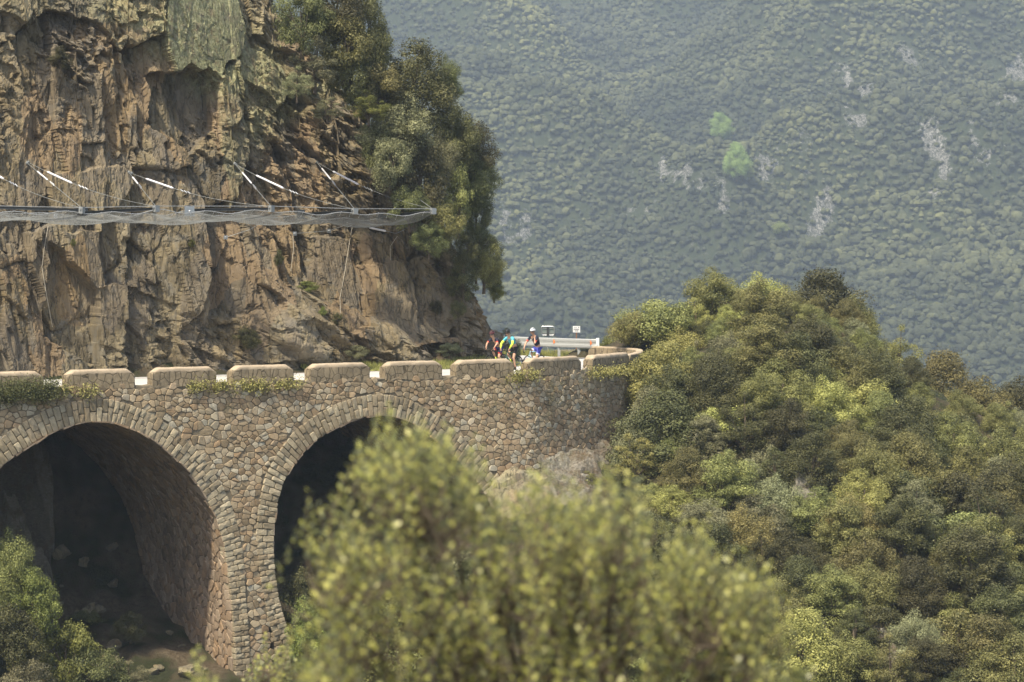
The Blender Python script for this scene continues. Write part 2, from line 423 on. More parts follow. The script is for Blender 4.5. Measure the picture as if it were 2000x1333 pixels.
# ------------------------------------------------------------------ terrain height
def base_t(t): return np.interp(t, [-60, -9, -5, -1, 1.3, 4, 7, 10], [-11, -11, -9, -5.4, -3.9, -3.0, -2.6, -1.5])
CT = []
def cp(px, py, d): CT.append(P(px, py, d))
for a in [(1260, 715, 112.5), (1330, 640, 120), (1400, 590, 122), (1500, 580, 124), (1600, 600, 125), (1700, 680, 123), (1800, 760, 122), (1900, 800, 121), (2050, 850, 120), (2300, 950, 118),
          (1500, 760, 110), (1650, 840, 108), (1800, 900, 108), (1950, 950, 108), (1330, 800, 108), (1450, 900, 102), (1620, 980, 100), (1800, 1030, 101), (2000, 1060, 102),
          (1260, 950, 101), (1330, 1080, 97), (1480, 1120, 95), (1620, 1180, 93), (1800, 1230, 92), (2000, 1260, 92), (1350, 1333, 88), (1550, 1333, 88), (1750, 1380, 86), (2000, 1400, 86),
          (1180, 870, 105.5), (1100, 930, 100)]: cp(*a)
for t in (-40, -25, -16, -9, -4, 0):
    for q in (-.5, -6, -14):
        z = base_t(t) + q*.45; x, y, _ = FW(t, q, 0); CT.append((x, y, z))
for x, y, z in [(0, 0, 2.9), (-12, 0, 3.2), (12, 0, 2.6), (0, 9, 2.25), (-8, 9, 2.3), (8, 9, 1.9), (0, 22, -5), (-25, 25, -5), (25, 22, -6), (0, 45, -20), (-40, 45, -20), (45, 45, -24), (0, 62, -25), (-30, 66, -23), (35, 66, -24), (70, 80, -30),
                (60, 110, -12), (60, 135, -16), (45, 150, -22), (20, 150, -18), (10, 135, -8), (4, 129, -3.5), (0, 140, -13), (-30, 160, -8), (0, 175, -30), (40, 180, -38), (-60, 190, -30), (90, 150, -40)]:
    CT.append((x, y, z))
CT = np.array(CT)
def tpsK(r2): return np.where(r2 > 1e-9, .5*r2*np.log(np.maximum(r2, 1e-9)), 0)
n_ = len(CT); K = tpsK(((CT[:, None, :2]-CT[None, :, :2])**2).sum(-1)) + np.eye(n_)*6.0
Pm = np.c_[np.ones(n_), CT[:, :2]]; Lm = np.block([[K, Pm], [Pm.T, np.zeros((3, 3))]])
Wt = np.linalg.solve(Lm, np.r_[CT[:, 2], 0, 0, 0])
POLY = np.vstack([OUTP, [(-300, 170), (-300, -20)]])
def terrain(X, Y):
    X = np.asarray(X, float); Y = np.asarray(Y, float); sh = X.shape; X = X.ravel(); Y = Y.ravel()
    z = Wt[-3]+Wt[-2]*X+Wt[-1]*Y
    for i in range(n_): z = z + Wt[i]*tpsK((X-CT[i, 0])**2+(Y-CT[i, 1])**2)
    far = sstep(130, 230, Y + np.abs(X)*.3); z = z*(1-far) + far*(-42)
    fx = sstep(60, 140, np.abs(X)); z = z*(1-fx)+fx*np.minimum(z, 0)*1.0 - fx*0
    z = np.clip(z, -48, 6)
    nz = fbm(X*.25, Y*.25, 3, 4)*.7 + fbm(X*1.3, Y*1.3, 5, 4)*.22
    z = z + nz*np.where(Y < 20, .25, 1)
    t = (X-A0[0])*TV[0]+(Y-A0[1])*TV[1]; q = -((X-A0[0])*NV[0]+(Y-A0[1])*NV[1])
    fb = base_t(t) + np.interp(q, [-3, 0, 3, 6, 7.4, 8.3, 9.5], [-1.2, 0, .7, 1.7, 2.8, 6.5, 10.9]) + fbm(X*.9, Y*.9, 8, 4)*.5
    fb = np.minimum(fb, -.35 + 0*fb)
    ins = inside(X, Y, POLY) & (Y > 60); dd = seg_dist(X, Y, OUTP[::2])
    w1 = (q > -3) & (t < 1.5) & (q < 40) & (Y > 60)
    bl = sstep(-3, 0, q)*(1-sstep(.5, 1.5, t))
    z = np.where(w1, z*(1-bl)+fb*bl, z)
    zi = np.where((t < 1.2) & (q < 9.5) , fb, -.35)
    bl2 = sstep(.1, .7, dd)
    z = np.where(ins & ((t >= 1.2) | (q >= 9.5)), z*(1-bl2)+zi*bl2, z)
    z = np.where(ins & ((t >= 1.2) | (q >= 9.5)), np.minimum(z, -.3), z)
    return z.reshape(sh)
def hit(px, py, d0=60, d1=140):
    r = ray(px, py); ds = np.arange(d0, d1, .15); k = ds/r[1]
    X = r[0]*k; Z = CZ+r[2]*k; T_ = terrain(X, ds)
    m = np.where(Z < T_)[0]
    if len(m) == 0: return None
    i = m[0]; return (X[i], ds[i], T_[i])
#@@SETTING
xs = np.concatenate([np.arange(-420, -60, 12), np.arange(-60, -24, 2), np.arange(-24, 46, .33), np.arange(46, 80, 2), np.arange(80, 520, 14)])
ys = np.concatenate([np.arange(-30, 6, 1.5), np.arange(6, 14, .5), np.arange(14, 76, 2), np.arange(76, 132, .33), np.arange(132, 180, 2), np.arange(180, 900, 16)])
GX, GY = np.meshgrid(xs, ys); GZ = terrain(GX, GY)
mobj('ground', np_mesh('ground', np.stack([GX, GY, GZ], -1).reshape(-1, 3), grid_quads(len(ys), len(xs)), M['ground'], True), kind='structure')

# road
def resample(pl, n):
    s = np.r_[0, np.cumsum(np.hypot(*np.diff(pl, axis=0).T))]; u = np.linspace(0, s[-1], n)
    return np.c_[np.interp(u, s, pl[:, 0]), np.interp(u, s, pl[:, 1])]
RO = OUTP[10:]; RI = INNP[10:]
brk_o = [OUTP[10:41], OUTP[40:81], OUTP[80:121], OUTP[120:]]
brk_i = [INNP[10:31], INNP[30:41], INNP[40:51], INNP[50:]]
V = []; nr = 0
for a, b in zip(brk_o, brk_i):
    a = resample(a, 24); b = resample(b, 24)
    for p, q in zip(a, b):
        for k in range(9):
            f = k/8; V.append((p[0]*(1-f)+q[0]*f, p[1]*(1-f)+q[1]*f, -.02+.05*math.sin(f*math.pi)))
        nr += 1
mobj('road', np_mesh('road', V, grid_quads(nr, 9), M['road'], True), kind='structure')

# ------------------------------------------------------------------ the viaduct
SEG_END = s_of(1256, 5, 18)
def wall_pt(u, z, h):   # u along outer wall, h outwards; the wall batters slightly
    bat = .03*max(0, -z)
    if u <= 1.6:
        p = A0 + TV*u + NV*(h+bat); return (p[0], p[1], z)
    x, y, dx, dy = outer(u, h+bat); return (float(x), float(y), z)
ARC1 = [(-24.0, -12), (-24.0, -9.85), (-23.7, -7.3), (-23.3, -5.9), (-22.6, -4.6), (-21.8, -3.5), (-21.06, -2.72), (-19.87, -1.95), (-18.87, -1.5), (-17.6, -1.24), (-16.4, -1.38), (-15.09, -2.0), (-14.2, -2.7), (-13.44, -3.5), (-12.58, -4.83), (-12.17, -6.01), (-11.96, -7.28), (-11.85, -8.5), (-11.75, -9.85), (-11.7, -12)]
ARC2 = [(-9.3, -12), (-9.45, -9.84), (-9.7, -8.9), (-9.9, -8.01), (-10.03, -6.6), (-9.98, -5.5), (-9.64, -4.14), (-9.07, -3.2), (-8.16, -2.35), (-6.54, -1.62), (-5.13, -1.43), (-3.69, -1.77), (-2.19, -2.8), (-1.13, -3.74), (-.13, -4.95), (.3, -6.6), (.35, -8), (.35, -9.8), (.35, -12)]
A1 = resample(catmull(ARC1, 8), 240); A2 = resample(catmull(ARC2, 8), 240)
def arc_off(Ar, w):
    d = np.gradient(Ar, axis=0); L = np.hypot(d[:, 0], d[:, 1])[:, None]; d = d/L
    return Ar + np.c_[-d[:, 1], d[:, 0]]*w
RW_ = lambda Ar: np.interp(-Ar[:, 1], [4, 8], [.82, .60])[:, None]
E1 = arc_off(A1, RW_(A1)); E2 = arc_off(A2, RW_(A2)); Mi1 = arc_off(A1, .3); Mi2 = arc_off(A2, .3)
def clip_poly(poly, mx, my, nx, ny):
    out = []; n = len(poly)
    for i in range(n):
        a = poly[i]; b = poly[(i+1) % n]
        da = (a[0]-mx)*nx+(a[1]-my)*ny; db = (b[0]-mx)*nx+(b[1]-my)*ny
        if da <= 0: out.append(a)
        if (da < 0 < db) or (db < 0 < da):
            f = da/(da-db); out.append((a[0]+(b[0]-a[0])*f, a[1]+(b[1]-a[1])*f))
    return out
def stones(u0, u1, v0, v1, su, sv, seed, keep, mapf, h=.05, jit=.42, gap=.014, sizef=None):
    rr = random.Random(seed); pts = {}
    nu = int((u1-u0)/su)+1; nv = int((v1-v0)/sv)+1
    for j in range(-1, nv+1):
        ph = rr.random()
        for i in range(-1, nu+1):
            if rr.random() < .13: continue
            pts.setdefault((i, j), []).append((u0+(i+.5+(.5 if j % 2 else 0)*.9+rr.uniform(-jit, jit))*su, v0+(j+.5+rr.uniform(-jit, jit)*.9)*sv))
            if rr.random() < .17: pts[(i, j)].append((u0+(i+.5+rr.uniform(-.5, .5))*su, v0+(j+.5+rr.uniform(-.5, .5))*sv))
    V = []; F = []; C = []
    for (i, j), lst in pts.items():
        for (cx, cy) in lst:
            if not keep(cx, cy): continue
            poly = [(cx-su*1.1, cy-sv*1.1), (cx+su*1.1, cy-sv*1.1), (cx+su*1.1, cy+sv*1.1), (cx-su*1.1, cy+sv*1.1)]
            for a in (-2, -1, 0, 1, 2):
                for b in (-2, -1, 0, 1, 2):
                    for (qx, qy) in pts.get((i+a, j+b), ()):
                        if qx == cx and qy == cy: continue
                        # distances measured with stones a bit wider than tall
                        nx, ny = (qx-cx), (qy-cy)*(su/sv)**2; L = math.hypot(nx, ny)
                        poly = clip_poly(poly, (qx+cx)/2, (qy+cy)/2, nx/L, ny/L)
                        if len(poly) < 3: break
                    if len(poly) < 3: break
                if len(poly) < 3: break
            if len(poly) < 3: continue
            n = len(poly); mx = sum(p[0] for p in poly)/n; my = sum(p[1] for p in poly)/n
            ar = abs(sum(poly[k][0]*poly[(k+1) % n][1]-poly[(k+1) % n][0]*poly[k][1] for k in range(n)))/2
            if ar < .008: continue
            rnd = []
            for k in range(n):     # knock the corners off
                a = poly[k]; b = poly[(k+1) % n]
                for f in (.1, .9): rnd.append((a[0]+(b[0]-a[0])*f, a[1]+(b[1]-a[1])*f))
            R = math.sqrt(ar)/1.6; hh = h*rr.uniform(.45, 1.25); tx = rr.uniform(-.1, .1); ty = rr.uniform(-.1, .1)
            k0 = len(V); m = len(rnd)
            def ring(sc, hz):
                for (x, y) in rnd:
                    dx, dy = x-mx, y-my; V.append(mapf(mx+dx*sc, my+dy*sc, hz+(dx*tx+dy*ty if hz > .01 else 0)))
            g = max(.6, 1-gap/R)
            ring(g, -.02); ring(g*.99, hh*.65); ring(g*.91, hh*.97); V.append(mapf(mx, my, hh*rr.uniform(1.0, 1.25)))
            for r_ in range(2):
                for k in range(m):
                    a = k0+r_*m+k; b = k0+r_*m+(k+1) % m; F.append((a, b, b+m)); F.append((a, b+m, a+m))
            for k in range(m): F.append((k0+2*m+k, k0+2*m+(k+1) % m, k0+3*m))
            c1 = rr.random(); c2 = rr.random(); C += [(c1, c2, 0)]*(3*m+1)
    return np.array(V), np.array(F), np.array(C)
def in_arch(u, v, E, pad=0):
    # inside the closed extrados outline?
    if u < E[:, 0].min()-pad or u > E[:, 0].max()+pad: return False
    if v < -11.5: return E[0, 0] < u < E[-1, 0]
    return bool(inside(np.array([u]), np.array([v]), PE[id(E)])[0])
PE = {id(E): np.vstack([E, [(E[-1, 0], -16), (E[0, 0], -16)]]) for E in (E1, E2)}
def wall_bottom(u): return float(np.interp(u, [-30, -9, -4.5, 0, 1.3, 4, 7, 12, 20], [-12.6, -12.6, -11, -7, -5.4, -4.5, -4.2, -3.5, -3]))
def keep_f(u, v):
    if v > -.02 or v < wall_bottom(u): return False
    return not in_arch(u, v, E1) and not in_arch(u, v, E2)
via = thing('stone_viaduct', 'rubble stone road viaduct with two tall arches carrying the mountain road below the cliff', 'viaduct', (0, 0, 0))
Vs, Fs, Cs = stones(-25, SEG_END, -12.4, 0, .275, .212, 5, keep_f, wall_pt, h=.045)
mobj('spandrel_wall', np_mesh('spandrel_wall', Vs, Fs, M['stone'], False, {'tint': Cs}), via)
# mortar sheet behind the stones (follows the openings inside the ring)
us = np.arange(-26, SEG_END+.05, .07); V = []; F = []
def opening(u):
    for Ml in (Mi1, Mi2):
        if Ml[:, 0].min() < u < Ml[:, 0].max():
            k = int(np.argmax(Ml[:, 1])); top = None
            if u < Ml[k, 0]: i = np.where(Ml[:k, 0] < u)[0]; i = i[-1]
            else: i = k+np.where(Ml[k:, 0] > u)[0][0]
            return Ml[i, 1]
    return None
for u in us:
    o = opening(u); b0 = wall_bottom(u)-.4 if o is None else max(o, -12)
    for k in range(13):
        z = b0+(0-b0)*k/12; V.append(wall_pt(u, z, 0))
mort = mobj('mortar_backing', np_mesh('mortar_backing', V, grid_quads(len(us), 13), M['mortar'], False), via)
# dark hanging back of vault stones: barrel shell and side walls
def vault(Ar, seed, name):
    tot = np.r_[0, np.cumsum(np.hypot(*np.diff(Ar, axis=0).T))]; L = tot[-1]
    g = np.gradient(Ar, axis=0); g = g/np.hypot(g[:, 0], g[:, 1])[:, None]
    def mp(a, w, h):   # a along the profile, w depth into the hill, h towards the opening
        x = np.interp(a, tot, Ar[:, 0]); z = np.interp(a, tot, Ar[:, 1]); dx = np.interp(a, tot, g[:, 0]); dz = np.interp(a, tot, g[:, 1])
        return FW(x+dz*h, w, z-dx*h)
    Vv, Fv, Cv = stones(0, L, .25, 8.4, .34, .26, seed, lambda a, b: True, mp, h=.05)
    Fv = Fv[:, ::-1]
    mobj('vault', np_mesh('vault', Vv, Fv, M['vault'], False, {'tint': Cv}), via)
    Vb = []; na = 120; aa = np.linspace(0, L, na)
    for a in aa:
        for w_ in np.linspace(.02, 8.6, 8): Vb.append(mp(a, w_, -.01))
    mobj('vault_backing', np_mesh('vault_backing', Vb, grid_quads(na, 8), M['mortar'], False), via)
vault(A1, 21, 'a'); vault(A2, 22, 'b')
# arch rings: alternating long and short dressed blocks
def arch_ring(Ar, seed):
    rr = random.Random(seed); m = MB(); Vr = []; Fr = []; Cr = []
    tot = np.r_[0, np.cumsum(np.hypot(*np.diff(Ar, axis=0).T))]; L = tot[-1]
    g = np.gradient(Ar, axis=0); g = g/np.hypot(g[:, 0], g[:, 1])[:, None]
    k = np.ones(9)/9; g = np.c_[np.convolve(np.pad(g[:, 0], 4, 'edge'), k, 'valid'), np.convolve(np.pad(g[:, 1], 4, 'edge'), k, 'valid')]
    def at(a, r):
        x = np.interp(a, tot, Ar[:, 0]); z = np.interp(a, tot, Ar[:, 1]); dx = np.interp(a, tot, g[:, 0]); dz = np.interp(a, tot, g[:, 1])
        return x-dz*r, z+dx*r
    a = 0; idx = 0
    while a < L-.1:
        wdt = rr.uniform(.17, .25); b = min(a+wdt, L)
        cut = (.33 if idx % 2 else .53)+rr.uniform(-.03, .03); outr = np.interp(-at(a, 0)[1], [4, 8], [.84, .62])+rr.uniform(-.02, .02); cut *= outr/.84
        for (r0, r1) in ((-.03+rr.uniform(-.015, .01), cut), (cut, outr)):
            hh = rr.uniform(.045, .085); gp = .009
            cs = [at(a+gp, r0+gp), at(b-gp, r0+gp), at(b-gp, r1-gp), at(a+gp, r1-gp)]
            mx = sum(c[0] for c in cs)/4; mz = sum(c[1] for c in cs)/4
            rnd = []
            for q in range(4):
                p, n2 = cs[q], cs[(q+1) % 4]
                for f in (.1, .5, .9): rnd.append((p[0]+(n2[0]-p[0])*f+rr.uniform(-.006, .006), p[1]+(n2[1]-p[1])*f+rr.uniform(-.006, .006)))
            k0 = len(Vr); n = len(rnd); tx = rr.uniform(-.12, .12)
            for sc, hz in ((1, -.35), (1, hh*.75), (.9, hh)):
                for (x, z) in rnd: Vr.append(wall_pt(mx+(x-mx)*sc, mz+(z-mz)*sc, hz+((x-mx)*tx+rr.uniform(-.008, .008) if hz > 0 else 0)))
            Vr.append(wall_pt(mx, mz, hh+rr.uniform(0, .03)))
            for r_ in range(2):
                for q in range(n):
                    A_ = k0+r_*n+q; B_ = k0+r_*n+(q+1) % n; Fr.append((A_, B_, B_+n)); Fr.append((A_, B_+n, A_+n))
            for q in range(n): Fr.append((k0+2*n+q, k0+2*n+(q+1) % n, k0+3*n))
            Cr += [(rr.random(), rr.random()*.8, 0)]*(3*n+1)
        a = b; idx += 1
    mobj('arch_ring', np_mesh('arch_ring', Vr, np.array(Fr)[:, ::-1], M['vous'], False, {'tint': Cr}), via)
arch_ring(A1, 31); arch_ring(A2, 32)
# string of flat ledge stones on top of the wall
V = []; us = np.arange(-26, SEG_END+.05, .2)
for u in us:
    for (h, z) in ((.01, -.10), (.015, -.02), (.0, .03), (-.5, .04), (-.52, -.2)):
        V.append(wall_pt(u, z+.015*math.sin(u*7.1)+random.uniform(-.01, .01), h+random.uniform(-.02, .02) if h > 0 else h))
mobj('ledge', np_mesh('ledge', V, grid_quads(len(us), 5), M['mortar'], False), via)
# parapet blocks
def parapet(s0, s1, top=.70, parent=None, th=.45, zb=-.06, rev=False, n=None):
    n = n or max(12, int((s1-s0)/.12)); V = []
    L = s1-s0
    prof = [(0, 0), (0, .45), (.0, .80), (.0, .90), (.05, .965), (.14, 1.0), (.5, 1.01), (.86, 1.0), (.96, .96), (1, .88), (1, .5), (1, 0)]
    ss = [0]
    cc = .16
    es = list(np.r_[0, .03, .08, .14, .22, .32, np.linspace(.45, L-.45, n), L-.32, L-.22, L-.14, L-.08, L-.03, L])
    for e in es:
        ed = min(e, L-e); hf = 1.0 if ed >= .32 else (1-.30*(1-min(1, ed/.30)))
        for (a, b) in prof:
            off = .02 - a*th; jl = fbm(np.array([(s0+e)*2.3]), np.array([a*3+b*2.]), 4)[0]*.045
            x, y, z = wall_pt(s0+e, 0, off+jl); zz = zb+(top*hf-zb)*b+jl*.6
            V.append((x, y, zz))
    Q = grid_quads(len(es), len(prof)).tolist(); m = len(prof); k = (len(es)-1)*m
    me = bpy.data.meshes.new('parapet_block'); caps = [tuple(range(m-1, -1, -1)), tuple(k+i for i in range(m))]
    me.from_pydata([tuple(v) for v in V], [], [tuple(q) for q in Q]+caps); me.materials.append(M['parapet']); me.update()
    me.polygons.foreach_set('use_smooth', [True]*len(Q)+[False]*2)
    return mobj('parapet_block', me, parent)
BL = [(-26.0, -24.2), (-22.4, -19.36)]+[(-18.46, -15.73), (-15.02, -12.34), (-11.66, -8.99), (-8.26, -5.55), (-4.84, -2.16), (-1.49, 1.35)]
s1a = s_of(1030, 0, 9); s1b = s_of(1134, 0, 9); s2a = s_of(1156, 3, 12); s2b = s_of(1228, 5, 13)
BL += [(s1a, s1b), (s2a, s2b)]
for a, b in BL: parapet(a, b, .67, via)
pb = thing('bend_parapet', 'low pinkish masonry parapet curving round the far side of the road bend, seen from inside', 'parapet', (0, 0, 0))
s3 = s2b+.12; s4 = s_of(1159, s2b+3, 26)
mid = s3+(s4-s3)*.45
parapet(s3, mid-.1, .56, pb, th=.35); parapet(mid+.1, s4, .58, pb, th=.35)
#@@CLIFF
# ------------------------------------------------------------------ the cliff
crest_px = [(-60, -330), (200, -300), (420, -180), (500, -60), (545, 30), (600, 95), (660, 150), (720, 215), (780, 300), (830, 350), (868, 385), (915, 470), (950, 520), (985, 575), (1005, 640)]
def lean_c(t): return np.interp(t, [-30, -10, -3, 3, 8], [.10, .12, .30, .42, .45])
cr = []
for (a, b) in crest_px:
    t, z = FU(a, b, 7.7)
    for _ in range(6):
        t, z = FU(a, b, 7.7 + lean_c(t)*max(z, 0))
    cr.append((t, z))
cr = np.array(cr)
CS = np.r_[0, np.cumsum(np.hypot(*np.diff(INNP, axis=0).T))]
i40 = 30; S40 = CS[i40]       # INNP index 30 is t=4.6
def inner(s):   # s = facade coordinate t on the straight part
    a = s-4.6+S40; x = np.interp(a, CS, INNP[:, 0]); y = np.interp(a, CS, INNP[:, 1]); e = .5
    dx = np.interp(a+e, CS, INNP[:, 0])-np.interp(a-e, CS, INNP[:, 0]); dy = np.interp(a+e, CS, INNP[:, 1])-np.interp(a-e, CS, INNP[:, 1])
    L = np.hypot(dx, dy); return x, y, dy/L, -dx/L
sv = np.concatenate([np.arange(-44, -25, .5), np.arange(-25, 7.5, .038), np.arange(7.5, 16, .08), np.arange(16, 60, .6)])
nvv = 400; vv = np.linspace(0, 1, nvv)
Hs = np.interp(sv, cr[:, 0], cr[:, 1]); Hs = np.minimum(Hs, 17.6)
Hs = np.where(sv > cr[-1, 0], cr[-1, 1]+.6*sstep(cr[-1, 0], cr[-1, 0]+8, sv), Hs)
SV, VV = np.meshgrid(sv, vv, indexing='ij')
jag = fbm(sv*.9, sv*0+3., 5, 5)*1.1 + (vor(sv*.8, sv*0, 3)[0]-.5)*.9
HH = np.repeat((Hs+jag)[:, None], nvv, 1)
ZZ = -1.0 + VV*(HH+1.0)
def rockdisp(a, z):
    wx = fbm(a*.22, z*.12, 41, 2)*.9 + fbm(a*1.5, z*.8, 42, 3)*.05; wz = fbm(a*.22+9, z*.15+4, 43, 2)*.9 + fbm(a*1.5, z*.8, 44, 3)*.05
    big = fbm(a*.13, z*.12, 50, 2)*.6
    steep = sstep(-8, -2, a)*sstep(4.5, 7.5, z)*.95 + sstep(2, 5, a)*.8
    low = (1-sstep(1.0, 3.0, z))*sstep(-12, -8, a)
    out = big; tint = 0; edge = 1.0
    def lay(ang, sx, sz, seed, amp, tilt, wgt, crack=.045, jit=.95):
        nonlocal out, tint, edge
        ca, sa = math.cos(ang), math.sin(ang); aw = a+wx; zw = z+wz
        u = (aw*ca+zw*sa)/sx; v = (-aw*sa+zw*ca)/sz
        i, dx, dy, e = vor(u, v, seed, jit)
        tx = hsh(i*97, i*13, 2)-.5; ty = hsh(i*57, i*31, 3)-.62
        out = out + wgt*(amp*(i-.5)*2 + tilt*(dx*sx*tx*2+dy*sz*ty*.7) - amp*.9*(1-sstep(0, crack, e)))
        tint = tint + wgt*i*min(amp, .22)
        return i
    mix = np.clip(steep+low*.8, 0, 1); dg = sstep(.02, .10, fbm(a*.2+3, z*.17, 77, 3))*(1-mix)
    lay(.14, 2.6, 7.0, 60, .15, .28, 1-mix*.4)
    lay(.09, 1.1, 3.8, 61, .125, .36, 1-mix*.6)
    lay(.16, .48, 1.9, 62, .065, .42, (1-mix*.75)*(1-dg*.8))
    lay(.05, .20, .90, 63, .032, .5, (1-mix*.8)*(1-dg*.8), .07)
    lay(-.62, 1.5, .50, 68, .12, .5, dg)
    lay(-.55, .55, .17, 69, .06, .7, dg, .07)
    lay(-.60, 2.6, .80, 64, .20, .45, mix)
    lay(-.52, 1.0, .30, 65, .12, .6, mix)
    lay(-.64, .42, .13, 67, .045, .6, mix*.9, .07)
    return out, tint, mix
def finedisp(a, z, mix):
    o = fbm(a*2.4, z*1.0, 71, 5)*.045 + fbm(a*9, z*2.5, 72, 3)*.022
    for sx, sz, am, sd_ in ((.10, .42, .022, 69),):
        i, dx, dy, e = vor((a+.1*z)/sx, z/sz, sd_)
        o = o + (1-mix*.7)*(am*(i-.5)*2 + (hsh(i*97, i*13, 2)-.5)*dx*sx*1.3 - am*.7*(1-sstep(0, .1, e)))
    return o
def blur(D, k, ax):
    k = np.array(k, float); k /= k.sum(); h = len(k)//2; o = 0; pad = [(0, 0), (0, 0)]; pad[ax] = (h, h); Dp = np.pad(D, pad, 'edge'); n = D.shape[ax]
    for i, w_ in enumerate(k): o = o + w_*(Dp[i:i+n] if ax == 0 else Dp[:, i:i+n])
    return o
DD, TI, MX = rockdisp(SV, ZZ)
# shapes one can point at in the photo: (px, py, half width, half height, rotation deg, metres out, softness)
FEAT = [(420, 50, 110, 80, 12, .55, .2), (470, 110, 60, 50, 25, .4, .3), (385, 190, 62, 60, 0, -.75, .5), (330, 165, 50, 70, -15, -.6, .5), (560, 180, 45, 45, 20, .55, .3),
        (225, 370, 115, 75, -8, .2, .3), (150, 560, 85, 105, 25, -.9, .4), (150, 500, 60, 70, -30, .5, .3), (205, 620, 26, 100, 2, .9, .2), (340, 620, 60, 55, 20, -.5, .4), (480, 380, 30, 45, 10, -.7, .4),
        (60, 80, 60, 60, 30, .5, .3), (100, 25, 90, 30, 25, .7, .3), (180, 120, 25, 110, 4, .4, .3), (690, 650, 150, 45, 22, 1.1, .5), (590, 670, 80, 50, 25, 1.0, .4), (800, 520, 75, 110, 15, .45, .3), (720, 560, 14, 80, 3, -.5, .3),
        (330, 690, 60, 40, 0, -.3, .5), (620, 450, 15, 120, 6, -.4, .4), (255, 300, 30, 130, 5, -.5, .4), (690, 205, 60, 25, 25, .6, .3), (640, 150, 50, 20, 25, .6, .3), (900, 600, 60, 60, 20, .5, .4), (60, 660, 60, 60, 20, .5, .5), (450, 300, 25, 160, -3, .45, .3)]
LICH = np.zeros_like(DD); OCH = sstep(.0, .55, fbm(SV*.22, ZZ*.16, 90, 4)+.12)
for (px, py, rx, ry, ro, amp, sf) in [f for f in FEAT if f[1] > 330 and f[0] > 500] + [(220, 130, 22, 110, 4, .3, .3)]:
    t, z = FU(px, py, 8.5); sx = rx/FPX*96/.70; sz = ry/FPX*97
    ca, sa = math.cos(math.radians(ro)), math.sin(math.radians(ro))
    a = SV-t + fbm(SV*.8, ZZ*.8, 95)*.4; b = ZZ-z+fbm(SV*.8, ZZ*.8, 96)*.4
    u = (a*ca-b*sa)/sx; v = (a*sa+b*ca)/sz
    r = (np.abs(u)**4+np.abs(v)**4)**.25
    DD += amp*(1-sstep(1-sf, 1+sf*.2, r))
POLS = [ # corner pixels, metres out, extra lean per metre height, remaining relief, lichen
 ([(332, 0), (345, -60), (500, -60), (522, 62), (508, 100), (470, 118), (452, 150), (428, 128), (402, 134), (380, 124), (352, 136), (330, 84)], .55, .0, .12, 1.0),
 ([(505, 60), (610, 130), (620, 185), (585, 200), (545, 165), (500, 150)], .35, .0, .35, .9),
 ([(452, 150), (500, 110), (505, 300), (450, 420), (440, 240)], .28, .0, .6, .35),
 ([(300, 140), (352, 138), (402, 136), (430, 150), (432, 250), (380, 300), (300, 250)], -.55, .0, .45, 0),
 ([(92, 335), (230, 322), (262, 350), (225, 410), (100, 415)], .28, .0, .12, 0),
 ([(116, 452), (180, 456), (190, 560), (172, 565), (118, 500)], .40, .0, .12, 0),
 ([(88, 470), (118, 502), (176, 566), (180, 720), (70, 660)], -.55, .0, .45, 0),
 ([(178, 560), (232, 556), (226, 735), (172, 735)], .38, .0, .5, 0),
 ([(232, 560), (330, 590), (320, 735), (228, 735)], -.3, .0, .7, 0),
 ([(712, 520), (850, 500), (900, 600), (860, 670), (716, 680)], .32, .0, .5, 0),
 ([(640, 460), (720, 470), (708, 640), (640, 650)], .05, .0, .35, 0),
 ([(0, 90), (60, 60), (150, 180), (160, 320), (60, 420), (0, 400)], .15, .0, .5, 0),
 ([(0, -60), (330, -60), (330, 60), (240, 100), (190, 40), (100, 20), (60, 55), (0, 20)], .55, .0, .6, .15),
 ([(440, 620), (620, 600), (560, 700), (470, 712)], .3, .0, .6, 0)]
for (pl, amp, le, keepr, lic) in POLS:
    tz = np.array([FU(a_, b_, 8.7) for a_, b_ in pl]); jx = fbm(SV*1.2, ZZ*1.2, 130, 3)*.16; jz = fbm(SV*1.2, ZZ*1.2, 131, 3)*.16
    m_ = inside(SV+jx, ZZ+jz, tz); mean = DD[m_].mean()*.5 if m_.any() else 0
    DD = np.where(m_, mean+amp+(DD-mean)*keepr, DD)
    if lic: LICH = np.where(m_, lic, LICH)
DD = blur(DD, [1, 2, 1], 0)
DD = DD + finedisp(SV-DD*.9, ZZ, MX)*(1-.85*np.clip(LICH, 0, 1))
def pxmask(px, py, rx, ry):
    t, z = FU(px, py, 8.5); sx = rx/FPX*96/.70; sz = ry/FPX*97
    return np.exp(-(((SV-t)/sx)**2+((ZZ-z)/sz)**2)**2)
for m_ in [(430, 50, 120, 95, 1), (480, 140, 70, 60, .9), (560, 130, 60, 60, 1), (600, 190, 60, 50, .8), (540, 230, 50, 60, .6), (250, 20, 60, 30, .6), (640, 160, 90, 30, .8), (300, 45, 40, 20, .7)]:
    LICH = np.maximum(LICH, m_[4]*pxmask(*m_[:4]))
OCH = np.maximum(OCH*.8, np.maximum(pxmask(60, 560, 140, 80), np.maximum(pxmask(700, 360, 60, 40), pxmask(100, 250, 140, 160)*.8)))
cx_, cy_, nx_, ny_ = inner(SV)
off = DD - lean_c(SV)*np.maximum(ZZ, 0)
off = np.where(ZZ < .3, np.maximum(off, -.4), off)
lim = .5 + .55*np.clip(ZZ, 0, 2.5)       # keep the foot of the rock off the carriageway
off = np.where(off > lim, lim+(off-lim)*.25, off)
X = cx_+nx_*off; Y = cy_+ny_*off
Z2 = ZZ + fbm(SV*1.6, ZZ*1.1, 120, 4)*.18
TN = np.clip((TI-TI.min())/(TI.max()-TI.min()), 0, 1); TN = np.clip((TN-.5)*1.35+.5, 0, 1)
